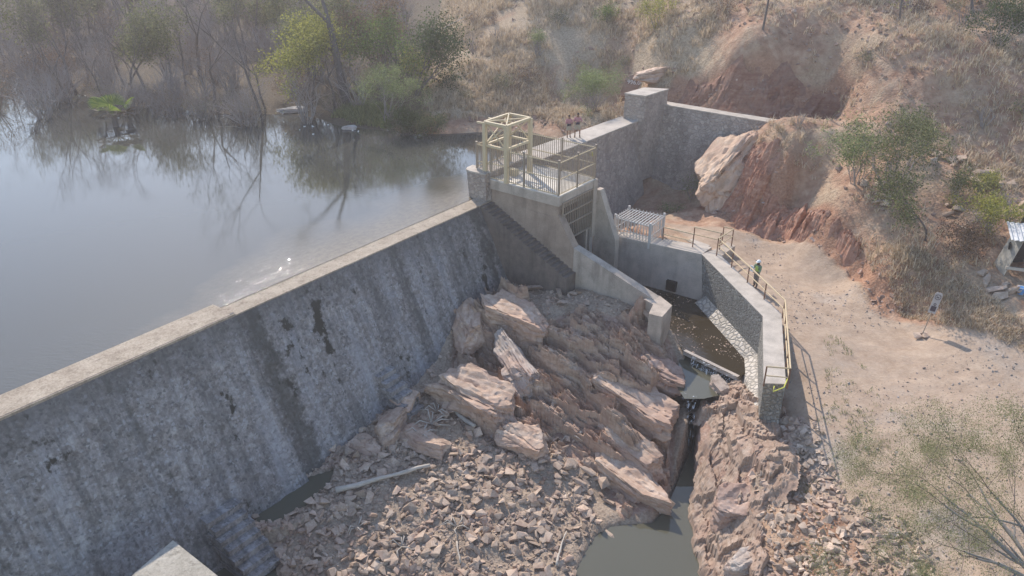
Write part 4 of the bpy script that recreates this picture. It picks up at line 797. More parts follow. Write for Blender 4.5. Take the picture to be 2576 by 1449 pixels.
outcrop('slope_outcrop', 'red and grey layered rock slope rising from the road beside the leaning slab', [G(u, v, z) for u, v, z in [(1770,525,-3),(1765,470,-2),(1850,420,-.5),(1905,340,2.0),(1985,390,1.8),(2040,470,.2),(2110,580,-1.4),(2190,650,-2.0),(2160,695,-2.9),(2060,640,-2.8),(1990,602,-2.8),(1900,575,-2.8),(1850,555,-2.8)]], lambda x, y: rA(x, y) + .05, lambda x, y: relief(x, y, SANG, .7, .22, 90, 2.6, .6), 'rockcut', .07, .8)
# rocks lying in the row above the track, and the heap in the bushes
for q, n_, s0, lab in (([(2330,380),(2360,395),(2395,410),(2420,405),(2440,430),(2470,445),(2500,470),(2540,470),(2570,520),(2450,460),(2345,410),(2490,440)], 12, .75, 'pale tan rock in the line of rocks edging the upper track'),
                   ([(2175,465),(2190,478),(2215,470),(2222,500),(2205,515),(2185,500),(2230,520)], 7, .7, 'light grey rock in the small heap under the big green bush'),
                   ([(2390,520),(2380,545),(2410,530)], 3, .8, 'solitary tan rock on the brown slope between bush and hut'),
                   ([(2470,690),(2480,710),(2500,735),(2525,720),(2540,740),(2560,735),(2515,750)], 7, .75, 'grey stone in the heap beside the tin roofed hut')):
    for k, (u, v) in enumerate(q):
        p = GT(u, v); s_ = s0 * (.8 + .6 * rr.random()); o = bpy.data.objects.new('hillside_rock', rockme[rr.integers(16)]); C.objects.link(o)
        o.location = (p[0], p[1], p[2] + s_ * .2); o.rotation_euler = (rr.normal() * .3, rr.normal() * .3, rr.uniform(0, 6.28)); o.scale = (s_ * 1.2, s_ * 1.1, s_ * 1.1); tag(o, lab, 'rock', lab.replace('rock in', 'rocks in').replace('stone in', 'stones in').replace('solitary tan rock', 'tan rocks'))

# ------------------------------------------------------------------ plants
def segs_mesh(name, S, n=4):            # S rows: x0 y0 z0 x1 y1 z1 r0 r1 ; all tubes in one mesh
    S = np.asarray(S, float); A, B, r0, r1 = S[:, :3], S[:, 3:6], S[:, 6], S[:, 7]; d = B - A; d /= np.linalg.norm(d, axis=1)[:, None] + 1e-9
    up = np.where(np.abs(d[:, 2:3]) < .9, np.array([[0, 0, 1.]]), np.array([[1., 0, 0]])); x = np.cross(d, up); x /= np.linalg.norm(x, axis=1)[:, None] + 1e-9; y = np.cross(d, x)
    a = np.arange(n) * 2 * np.pi / n; ring = x[:, None] * np.cos(a)[None, :, None] + y[:, None] * np.sin(a)[None, :, None]
    V = np.concatenate([A[:, None] + ring * r0[:, None, None], B[:, None] + ring * r1[:, None, None]], 1).reshape(-1, 3)
    b = (np.arange(len(S)) * 2 * n)[:, None, None]; k = np.arange(n); q = np.stack([k, (k + 1) % n, n + (k + 1) % n, n + k], 1)[None]
    return mesh_np(name, V, (b + q).reshape(-1, 4))
def leaves_mesh(name, P, s, r, asp=.55, droop=0, fold=True):
    P = np.asarray(P); n = len(P); a = r.normal(size=(n, 3)); a[:, 2] -= droop; a /= np.linalg.norm(a, axis=1)[:, None]; c = np.cross(a, r.normal(size=(n, 3))); c /= np.linalg.norm(c, axis=1)[:, None]
    s = (s * r.uniform(.6, 1.3, n))[:, None]; V = np.stack([P - a * s * .5, P + c * s * asp * .5, P + a * s * .5, P - c * s * asp * .5], 1).reshape(-1, 3)
    return mesh_np(name, V, np.arange(4 * n).reshape(-1, 4))
def grow(r, p, d, L, rad, depth, S, T, spread=.6, nch=(2, 3), nseg=4, wob=.18, lift=.08, shr=.72, gnarl=1, side=.0):
    p = np.array(p, float); d = np.array(d, float); st = L / nseg
    for i in range(nseg):
        d = d + r.normal(size=3) * wob * gnarl; d[2] += lift; d /= np.linalg.norm(d); q = p + d * st; r1 = rad * (1 - .35 / nseg)
        S.append([*p, *q, rad, r1]); p = q; rad = r1
        if depth <= 2: T.append((*p, depth))
        if depth > 0 and r.random() < side and i > 0:
            e = d + r.normal(size=3) * spread * 1.2; e /= np.linalg.norm(e); grow(r, p, e, L * .6, rad * .5, depth - 1, S, T, spread, nch, nseg, wob, lift, shr, gnarl, side)
    if depth > 0:
        for k in range(r.integers(nch[0], nch[1] + 1)):
            e = d + r.normal(size=3) * spread; e /= np.linalg.norm(e)
            grow(r, p, e, L * shr * r.uniform(.8, 1.15), rad * .62, depth - 1, S, T, spread, nch, nseg, wob, lift, shr, gnarl, side)
def plant_parts(root, S, leafP, bark, leaf, ls, r, nleaf, thick=.0, asp=.55, crown='crown', droop=0, jitter=.3, off=(0, 0, 0)):
    S = np.array(S); me = segs_mesh('trunk', S[S[:, 6] >= thick] if thick else S, 5); link('trunk', me, bark, root, True)
    if thick and (S[:, 6] < thick).any(): link('branches', segs_mesh('branches', S[S[:, 6] < thick], 3), bark, root, True)
    if nleaf:
        Q = np.array(leafP)[:, :3]; i = r.integers(len(Q), size=nleaf); link(crown, leaves_mesh(crown, Q[i] + r.normal(size=(nleaf, 3)) * jitter, ls, r, asp, droop), leaf, root)
def tree(name, label, p, H, seed, bark='bark', leaf=None, ls=.16, nleaf=0, depth=4, rad=None, spread=.55, lean=(0, 0), group=None, trunkf=.3, nch=(2, 3), wob=.16, lift=.08, cat='tree', jitter=.35, side=.15, asp=.6, stems=1, droop=0, shr=.72):
    r = np.random.default_rng(seed); root = thing(name, p, label, cat, group); S, T = [], []; rad = rad or H * .02
    for k in range(stems):
        d = np.array([lean[0], lean[1], 1.]) + (r.normal(size=3) * np.array([.5, .5, 0]) if stems > 1 else 0)
        grow(r, (0, 0, -.3), d / np.linalg.norm(d), H * trunkf + .3, rad, depth, S, T, spread, nch, 4, wob, lift, shr, 1, side)
    plant_parts(root, S, T, MT[bark], MT[leaf] if leaf else None, ls, r, nleaf, rad * .35, asp, 'crown', droop, jitter); return root
def shrub(name, label, p, H, Wd, seed, leaf, ls, nleaf, bark='twig', stems=9, group=None, cat='shrub', asp=.5, jitter=.22, depth=2, droop=0):
    r = np.random.default_rng(seed); root = thing(name, p, label, cat, group); S, T = [], []
    for k in range(stems):
        a = r.uniform(0, 6.28); q = r.uniform(.15, 1) * Wd / H; d = np.array([math.cos(a) * q, math.sin(a) * q, 1.]); d /= np.linalg.norm(d)
        grow(r, (math.cos(a) * .1 * Wd, math.sin(a) * .1 * Wd, -.15), d, H * r.uniform(.45, .62), (.022 if leaf else .034) * max(1, H / 2.5), depth, S, T, .5, (2, 3), 4, .16, .05, .62)
    plant_parts(root, S, T, MT[bark], MT[leaf] if leaf else None, ls, r, nleaf, 0, asp, 'foliage', droop, jitter); return root
def copies(proto, spots, r, smin=.8, smax=1.25, label=None):
    for i, p in enumerate(spots):
        o = proto if i == 0 else copy_tree(proto); o.location = Vector(p); o.rotation_euler = (0, 0, r.uniform(0, 6.28)); s_ = r.uniform(smin, smax); o.scale = (s_, s_, s_ * r.uniform(.9, 1.15))
        if label: o['label'] = label
pv = np.random.default_rng(23)
# flooded wood on the far shore: leafless shrubs and small trees
WOOD = [(-78, 62), (-60, 66), (-47, 69), (-36, 68), (-27, 67), (-17.5, 67), (-12, 72), (-10, 84), (-12, 112), (-90, 125), (-110, 80)]
def wood_pts(n, r, ymin=0, ymax=999, edge=0):
    P = inside([(*q, 0) for q in WOOD], n * 3, r); P = P[(P[:, 1] > ymin) & (P[:, 1] < ymax)][:n]; P[:, 2] = np.maximum(P[:, 2], -.4); return P
pr_ = [shrub('leafless_shrub', 'grey leafless shrub, one of many crowded on the flooded far shore', (0, 0, 0), 3.4, 2.1, 400 + i, None, .1, 0, 'twig', 16, 'leafless shrubs on the far shore', depth=3) for i in range(4)]
WPt = wood_pts(300, pv); WPt = WPt[(np.abs(WPt[:, 0] + 25) < 65)]
for i in range(4): copies(pr_[i], WPt[i::4], pv, .65, 1.25)
pr_ = [shrub('waterline_scrub', 'low tangled grey scrub standing at the water edge of the far shore', (0, 0, 0), 1.7, 2.0, 410 + i, 'lbrown' if i else 'lolive', .08, 500, 'twig', 20, 'low scrub along the waterline', depth=3) for i in range(3)]
SHL = [(-150, 215), (0, 195), (60, 205), (120, 222), (170, 240), (215, 250), (262, 262), (310, 272), (360, 280), (410, 285), (450, 287), (490, 290), (530, 293), (575, 294), (620, 297), (655, 300), (230, 225), (140, 200), (350, 250), (430, 262), (500, 268), (570, 272), (40, 180), (640, 280), (810, 296)]
for i in range(3): copies(pr_[i], [G(u, v, .0) + np.array([pv.normal() * .6, pv.normal() * .8, 0]) for u, v in SHL[i::3]], pv, .8, 1.3)
pr_ = [shrub('russet_shrub', 'russet brown dry shrub among the grey trees of the far shore', (0, 0, 0), 3.2, 2.0, 420 + i, 'lbrown', .12, 700, 'twigred', 12, 'russet shrubs on the far shore') for i in range(2)]
for i in range(2): copies(pr_[i], wood_pts(30, pv, 71), pv, .7, 1.3)
pr_ = [tree('bare_tree', 'thin bare grey tree standing in the flooded wood', (0, 0, 0), 8, 440 + i, 'bark', None, depth=5, rad=.11, group='bare trees in the flooded wood', spread=.42, trunkf=.36, side=.25) for i in range(3)]
for i in range(3): copies(pr_[i], wood_pts(26, pv, 69), pv, .75, 1.3)
pr_ = [tree('leafy_tree', 'dull green leafy tree deep in the far shore wood', (0, 0, 0), 8, 460 + i, 'bark', ('lolive', 'lolive')[i], .2, 4200, depth=4, rad=.12, group='leafy trees deep in the wood', spread=.5, jitter=.55) for i in range(2)]
for i in range(2): copies(pr_[i], wood_pts(14, pv, 74), pv, .8, 1.3)

def at(u, v, z=None):
    p = G(u, v, 0) if z is None else G(u, v, z); p = p.copy(); p[2] = max(-.3, TZ(p[0], p[1])[0]) if z is None else z; return p
tree('forked_tree', 'tall pale grey tree with wide forked trunk and bare spreading limbs', at(876, 282), 6.6, 501, 'bark', 'lolive', .15, 1800, 5, .42, .48, (-.12, .05), None, 1.1, (2, 3), .05, .04, jitter=.5, side=.1, shr=.62)
tree('slender_tree', 'slender dark bare tree leaning at the water left of the white rocks', at(662, 305), 9, 502, 'bark', None, .1, 0, 5, .15, .4, (-.12, .05), None, .55, (2, 3), .08, .05)
tree('slender_tree', 'dark bare tree with spreading crown at the left shore', at(195, 236), 9, 503, 'bark', None, .1, 0, 5, .17, .5, (-.2, .05), None, .38, (3, 3), .1, .03)
tree('slender_tree', 'bare twin stemmed tree at the shore behind the fan palm', at(318, 225), 7.5, 504, 'bark', None, .1, 0, 5, .12, .35, (-.1, 0), None, .45, (2, 3), .1, .05, stems=2)
tree('slender_tree', 'very dark trunked tree at the top left of the wood', at(505, 215), 9, 505, 'bark', 'ldark', .16, 900, 4, .18, .4, (0, 0), None, .5)
tree('yellow_tree', 'yellow green leafy tree left of the forked trunk', at(785, 276), 6.8, 506, 'bark', 'lyellow', .19, 9500, 4, .09, .6, (-.12, .0), None, .38, jitter=.45, stems=3)
tree('green_tree', 'dark green leafy tree right of the forked trunk', G(965, 235, 1.2), 6.5, 507, 'bark', 'lgreen', .17, 7000, 4, .1, .55, (0, 0), None, .38, jitter=.5, stems=3)
tree('green_tree', 'darker broad evergreen on the shaded bank below the grassy hill', G(1045, 240, 2.0), 6.5, 508, 'bark', 'ldark', .18, 8000, 4, .12, .6, (0, 0), None, .34, jitter=.6, stems=3)
tree('green_tree', 'russet and olive tree filling the top of the bank', G(1000, 170, 3.2), 7, 509, 'bark', 'lbrown', .18, 6500, 4, .12, .6, (0, 0), None, .36, jitter=.6, stems=2)
tree('green_tree', 'olive tree high behind the forked trunk', G(880, 170, 2.6), 7, 510, 'bark', 'lolive', .18, 6000, 4, .12, .6, (0, 0), None, .36, jitter=.6, stems=2)
tree('green_tree', 'small lime tinted tree in front of the dark evergreen', G(1040, 215, 2.2), 3.2, 511, 'bark', 'lyellow', .14, 1500, 3, .05, .6, (0, 0), None, .4, jitter=.3, stems=3)
shrub('feathery_bush', 'soft feathery green bush on the grassy spit below the forked tree', at(975, 318), 3.8, 2.5, 520, 'lfeather', .13, 11000, stems=14, asp=.3, depth=3)
shrub('feathery_bush', 'soft feathery green bush left of the abutment block behind the people', G(1495, 276, 1.7), 3.2, 1.9, 521, 'lfeather', .13, 9500, stems=16, asp=.3, depth=3)
shrub('dark_bush', 'low dark green bush at the shaded waterline below the hill', at(1020, 335), 2.0, 2.4, 522, 'ldark', .13, 5200, stems=14)
shrub('dark_bush', 'low dark bush under the bank where the grass slope meets the water', at(1078, 338), 1.8, 1.9, 523, 'lolive', .13, 4200, stems=12)
shrub('dark_bush', 'dark tangled bush behind the white rocks at the waterline', at(745, 262), 2.2, 1.8, 524, 'lbrown', .12, 2200, stems=12, depth=3)
# bare twigs standing out of the lake
for u, v, w_, h_, lb in ((590, 305, 1.6, 1.6, 'tangle of bare drowned branches at the shore right of the fan palm'), (90, 335, 1.5, 1.0, 'thin bent reeds and twigs sticking out of the open water'), (540, 290, 1.2, 1.3, 'low drowned twigs between the palm and the white rocks')):
    shrub('drowned_branches', lb, G(u, v, -.1), h_, w_, int(u), None, .1, 0, 'bark', 9, None, 'branches')
# fan palm
fp = thing('fan_palm', G(292, 318, 0), 'young fan palm standing in the lake with bright green fans over dead fronds', 'palm'); r = np.random.default_rng(5)
b = MB(); b.tube([(*G(292, 318, 0)[:2], -.5), (*G(292, 318, 0)[:2], .9)], [.3, .22], 8); part(b, 'trunk', MT['bark'], fp)
base = G(292, 318, 0)
def fan(az, el, L, R, mat, nm):
    c = np.array([math.cos(az) * math.cos(el), math.sin(az) * math.cos(el), math.sin(el)]); p0 = base + [0, 0, .85]; p1 = p0 + c * L; side = np.cross(c, [0, 0, 1.]); side /= np.linalg.norm(side); nrm = np.cross(side, c)
    b = MB(); b.tube([p0, (p0 + p1) / 2 + [0, 0, .08], p1], .025, 4); n = 26; an = np.linspace(-1.55, 1.55, n)
    for k in range(n):
        a = an[k]; da = .058; pa = p1 + nrm * .03 * ((k % 2) * 2 - 1); tip = p1 + (c * math.cos(a) + side * math.sin(a)) * R - nrm * .12 * R * abs(math.sin(a)) - np.array([0, 0, .10 * R])
        m0 = p1 + (c * math.cos(a - da) + side * math.sin(a - da)) * R * .7; m1 = p1 + (c * math.cos(a + da) + side * math.sin(a + da)) * R * .7 + nrm * .05
        b.add([pa, m0, tip, m1], [(0, 1, 2, 3)])
    part(b, nm, MT[mat], fp)
for i, (az, el, L) in enumerate([(1.4, 1.15, .9), (2.9, .75, 1.2), (.4, .7, 1.2), (-1.6, .95, .7), (2.2, 1.0, .9)]): fan(az, el, L * 1.15, 1.2, 'palm', 'frond')
for i in range(13): fan(i * .49 + .2, r.uniform(-.1, .5), r.uniform(.8, 1.3), .85, 'palmdead', 'dead_frond')

# hillside bushes and small trees
def hill(u, v): p = GT(u, v); return p
big = [shrub('hill_bush', 'large green and straw coloured bush on the slope right of the leaning slab', hill(2235, 480), 4.6, 2.8, 530, 'lolive', .13, 9000, 'twig', 14, None, depth=3, jitter=.3),
 shrub('hill_bush', 'bushy green shrub joined to the left of the large hillside bush', hill(2150, 460), 3.2, 2.0, 531, 'lfeather', .12, 5000, 'twig', 12, None, depth=3),
 shrub('hill_bush', 'yellow green rounded bush near the tin roofed hut', hill(2480, 590), 2.6, 1.5, 532, 'lyellow', .11, 4500, 'twig', 12, None),
 shrub('hill_bush', 'small bright yellow green bush above the rounded one', hill(2470, 480), 1.3, 1.1, 533, 'lyellow', .11, 1700, 'twig', 9, None),
 shrub('hill_bush', 'green leafy sapling on the grassy hilltop in the centre', hill(1650, 75), 3.0, 1.1, 534, 'lyellow', .13, 2600, 'twig', 8, None),
 shrub('hill_bush', 'small blue grey bush on the sunny grass slope', hill(1350, 120), 1.6, 1.0, 535, 'lfeather', .11, 1500, 'twig', 8, None),
 shrub('hill_bush', 'small dark green bush on the sunny grass slope', hill(1525, 55), 1.6, 1.0, 536, 'lgreen', .12, 1300, 'twig', 8, None),
 shrub('hill_bush', 'thin young shrub with bare stems at the foot of the leaning slab', hill(1740, 505), 1.9, .9, 537, 'lfeather', .10, 700, 'twig', 7, None),
 shrub('hill_bush', 'low weeds growing against the base of the stone wall', hill(1690, 535), .9, .9, 538, 'lgreen', .09, 900, 'twig', 7, None),
 shrub('hill_bush', 'dark bush high on the right edge of the hill', hill(2500, 120), 3.4, 2.4, 539, 'ldark', .15, 5000, 'twig', 12, None),
 shrub('hill_bush', 'grey green bush on the slope between the large bush and the hut', hill(2400, 520), 2.4, 1.6, 540, 'lolive', .12, 2500, 'twig', 10, None),
 shrub('hill_bush', 'broad dark shrub in shade above the hut', hill(2420, 640), 1.8, 2.0, 541, 'lbrown', .12, 2600, 'twig', 10, None),
 shrub('hill_bush', 'pale green shrub by the upper track', hill(2320, 400), 2.4, 1.0, 542, 'lfeather', .11, 1600, 'twig', 8, None)]
tree('hill_tree', 'small slender tree with thin dark trunk on the slope left of the hut', hill(2327, 605), 4.4, 550, 'bark', 'lolive', .13, 3000, 3, .07, .5, (.1, 0), None, .4)
tree('hill_tree', 'small yellow leaved tree near the top right of the hill', hill(2265, 55), 4.6, 551, 'bark', 'lyellow', .14, 1600, 3, .09, .55, (0, 0), None, .36)
tree('hill_tree', 'straight dark tree trunk rising from the grassy hilltop', hill(1918, 75), 6.5, 552, 'bark', 'lyellow', .14, 700, 3, .1, .4, (.02, 0), None, .6, wob=.04)
tree('hill_tree', 'large dark evergreen tree in the top right corner', hill(2450, 40), 7, 553, 'bark', 'ldark', .2, 8000, 4, .16, .6, (0, 0), None, .3, jitter=.6)
tree('hill_tree', 'dark leaning tree trunk beside the hut', hill(2553, 600), 5.5, 554, 'bark', 'lolive', .15, 1500, 3, .12, .45, (.15, 0), None, .5, wob=.06)
# trees up the hill out of the frame whose shade falls on the slope
for i, (x, y, h_) in enumerate([(2, 89, 9), (18, 83, 9), (26, 78, 8), (36, 70, 9), (44, 62, 8), (11, 92, 8)]):
    tree('hilltop_tree', ['olive tree on the crest above the sunny grass', 'olive tree above the red cut bank', 'second olive tree above the red cut bank', 'olive tree over the right hand slope', 'olive tree beyond the upper track', 'small olive tree behind the hill crest'][i], (x, y, TZ(x, y)[0]), h_, 560 + i, 'bark', 'lolive', .22, 4200, 4, .16, .55, (0, 0), 'trees on the hill crest', .34, jitter=.6)
hb_ = gr0 = np.random.default_rng(61)
hq = gr0.uniform([-8, 38], [46, 92], (1400, 2)); hz0 = TZ(hq[:, 0], hq[:, 1]); ok = (msk('m_road', hq[:, 0], hq[:, 1]) < .1) & (hz0 > .8) & (msk('m_red', hq[:, 0], hq[:, 1]) < .7) & (msk('m_wood', hq[:, 0], hq[:, 1]) < .3) & (fbm(hq[:, 0] * .2, hq[:, 1] * .2, seed=63) > -.2)
hq = np.c_[hq, hz0][ok][:75]
for i, (lf, hh, ww, nn_, lb) in enumerate((('lbrown', 1.1, .9, 500, 'small dry brown bush scattered over the hillside'), ('lolive', 1.2, .8, 600, 'small olive bush scattered over the hillside'), (None, 1.3, 1.0, 0, 'small leafless bush scattered over the hillside'))):
    copies(shrub('small_bush', lb, (0, 0, 0), hh, ww, 700 + i, lf, .1, nn_, 'twig', 9, 'small bushes scattered over the hillside'), hq[i::3], pv, .7, 1.5)
# thorn tree close to the camera
tt_ = G(2700, 1640, -5.2); r = np.random.default_rng(77); th = thing('thorn_tree', (*tt_[:2], -5.3), 'fine leaved thorn tree with dark pods spreading over the lower right foreground', 'tree'); S, T = [], []
for k, (d, L) in enumerate([((-.50, .35, .62), 7.5), ((-.80, .15, .50), 8.6), ((-.32, .62, .55), 7.4), ((-.66, .50, .42), 9.0), ((-.15, .40, .85), 5.4), ((-.90, -.05, .38), 8.0), ((-.55, .75, .30), 8.5), ((-.8, .35, .25), 8.6)]):
    d = np.array(d) / np.linalg.norm(d); grow(r, (0, 0, 1.6), d, L * .47, .10, 5, S, T, .40, (2, 2), 5, .09, .0, .64, 1, .34)
S = [[0, 0, -.3, 0, 0, 1.0, .22, .18], [0, 0, 1.0, 0, 0, 1.7, .18, .16]] + S
S = np.array(S); link('trunk', segs_mesh('trunk', S[S[:, 6] > .035], 6), MT['barkpale'], th, True); link('branches', segs_mesh('branches', S[S[:, 6] <= .035] * np.array([1, 1, 1, 1, 1, 1, .55, .55]), 3), MT['bark'], th, True)
Q = np.array(T)[:, :3]; i_ = r.integers(len(Q), size=115000); link('crown', leaves_mesh('crown', Q[i_] + r.normal(size=(115000, 3)) * .15, .05, r, .45), MT['thornleaf'], th)
i_ = r.integers(len(Q), size=2200); link('pods', leaves_mesh('pods', Q[i_] + r.normal(size=(2200, 3)) * .2, .13, r, .22, 3), MT['palmdead'], th)

# grass
def tufts(name, P, H, mat, r, nb=7, w=.035, kind='stuff'):
    n = len(P); P = np.repeat(P, nb, 0); m = len(P); a = r.uniform(0, 6.28, m); ln = r.uniform(.1, .75, m); h = np.repeat(H, nb) * r.uniform(.6, 1.2, m)
    b0 = P + np.c_[r.normal(size=(m, 2)) * .09, np.full(m, -.03)]; d = np.c_[np.cos(a) * ln, np.sin(a) * ln, np.ones(m)]; s_ = np.c_[-np.sin(a), np.cos(a), np.zeros(m)] * w
    mid = b0 + d * (h * .55)[:, None]; tip = b0 + (d * [1.7, 1.7, .92]) * h[:, None]
    V = np.stack([b0 - s_, b0 + s_, mid + s_ * .8, mid - s_ * .8, tip], 1).reshape(-1, 3); k = (np.arange(m) * 5)[:, None]
    me = bpy.data.meshes.new(name); F1 = k + np.array([[0, 1, 2, 3]]); F2 = k + np.array([[3, 2, 4, 4]])
    me = mesh_np(name, V, np.concatenate([np.c_[k + 0, k + 1, k + 2], np.c_[k + 0, k + 2, k + 3], np.c_[k + 3, k + 2, k + 4]])); o = link(name, me, MT[mat]); return tag(o, kind=kind)
gr_ = np.random.default_rng(31); q = gr_.uniform([-12, 40], [48, 96], (60000, 2)); z = TZ(q[:, 0], q[:, 1]); dens = fbm(q[:, 0] * .22, q[:, 1] * .22, seed=81) * .8 + .25 + .3 * fbm(q[:, 0] * .9, q[:, 1] * .9, seed=83)
ss, tt = loca(q[:, 0], q[:, 1]); mg = (msk('m_grass', q[:, 0], q[:, 1]) > .4) | ((q[:, 0] > 17) & (z > -2.4)) ; ok = mg & (msk('m_road', q[:, 0], q[:, 1]) < .2) & (z > .1 * 0 - 2.2) & (msk('m_red', q[:, 0], q[:, 1]) < .75) & (gr_.random(60000) < (dens + .15) * np.where(q[:, 0] > 18, .45, 1.2)) & ~((z < .4) & (q[:, 0] < 16))
sg0 = G(2325, 846, -3.1); ok &= (np.hypot(q[:, 0] - sg0[0], q[:, 1] - sg0[1]) > 1.6) & ~((q[:, 0] > 20) & (z < -2.55))
q, z = q[ok][:17000], z[ok][:17000]; tufts('dry_grass', np.c_[q, z], .35 + .55 * gr_.random(len(q)) ** 1.5, 'straw', gr_, 8, .022)
p = inside([(*at(u, v)[:2], 0) for u, v in [(835, 300), (900, 318), (965, 326), (990, 300), (940, 285), (880, 280)]], 700, gr_); p[:, 2] = np.maximum(p[:, 2], 0); tufts('green_shore_grass', p, .35 + .3 * gr_.random(len(p)), 'reedgreen', gr_, 9, .022)
p = inside(VP(-4.2, (2060, 860), (2130, 900), (2380, 1240), (2060, 1260), (2010, 1100), (2080, 1010)), 420, gr_); p = p[fbm(p[:, 0] * .8, p[:, 1] * .8, seed=99) > -.05]; tufts('roadside_weeds', p, .08 + .14 * gr_.random(len(p)), 'reedgreen', gr_, 7, .012)
p = inside(VP(-3, (2200, 700), (2330, 740), (2500, 830), (2600, 900), (2600, 920), (2380, 835), (2260, 780)), 1200, gr_); tufts('straw_verge', p, .15 + .3 * gr_.random(len(p)), 'straw', gr_, 7, .016)


# ------------------------------------------------------------------ people
MT['skin'] = plain('brown_skin', (.30, .17, .11), .6, .1); MT['skin_dark'] = plain('dark_skin', (.07, .045, .035), .6, .1); MT['pink'] = plain('pink_shirt_cloth', (.50, .24, .24), .9, .12)
MT['khaki'] = plain('khaki_shorts_cloth', (.36, .32, .25), .9, .12); MT['hair'] = plain('dark_hair', (.03, .02, .02), .8, .1); MT['boot'] = plain('brown_boots', (.07, .05, .04), .8, .1)
MT['hivis'] = plain('yellow_green_vest_cloth', (.42, .55, .12), .8, .12); MT['green'] = plain('green_overall_cloth', (.16, .24, .15), .9, .12); MT['trouser'] = plain('grey_brown_trousers', (.22, .18, .15), .9, .12); MT['bag'] = plain('black_pouch', (.03, .03, .045), .7, .1)
def skin(name, nodes, edges, mat, parent, rootn, lvl=2):
    names = list(nodes); me = bpy.data.meshes.new(name); me.from_pydata([nodes[k][0] for k in names], [(names.index(a), names.index(b_)) for a, b_ in edges], [])
    o = link(name, me, mat, parent, False); o.modifiers.new('skin', 'SKIN'); sv = me.skin_vertices[0].data
    for i, k in enumerate(names):
        rd = nodes[k][1]; sv[i].radius = rd if hasattr(rd, '__len__') else (rd, rd); sv[i].use_root = (k == rootn)
    m_ = o.modifiers.new('sub', 'SUBSURF'); m_.levels = lvl; m_.render_levels = lvl; o.modifiers['skin'].use_smooth_shade = True; return o
def ell(name, c, rad, mat, parent, cut=None):
    bm = bmesh.new(); bmesh.ops.create_uvsphere(bm, u_segments=16, v_segments=10, radius=1)
    if cut is not None: bmesh.ops.delete(bm, geom=[v for v in bm.verts if v.co.z < cut], context='VERTS')
    for v in bm.verts: v.co = Vector((v.co.x * rad[0] + c[0], v.co.y * rad[1] + c[1], v.co.z * rad[2] + c[2]))
    me = bpy.data.meshes.new(name); bm.to_mesh(me); bm.free(); return link(name, me, mat, parent, True)
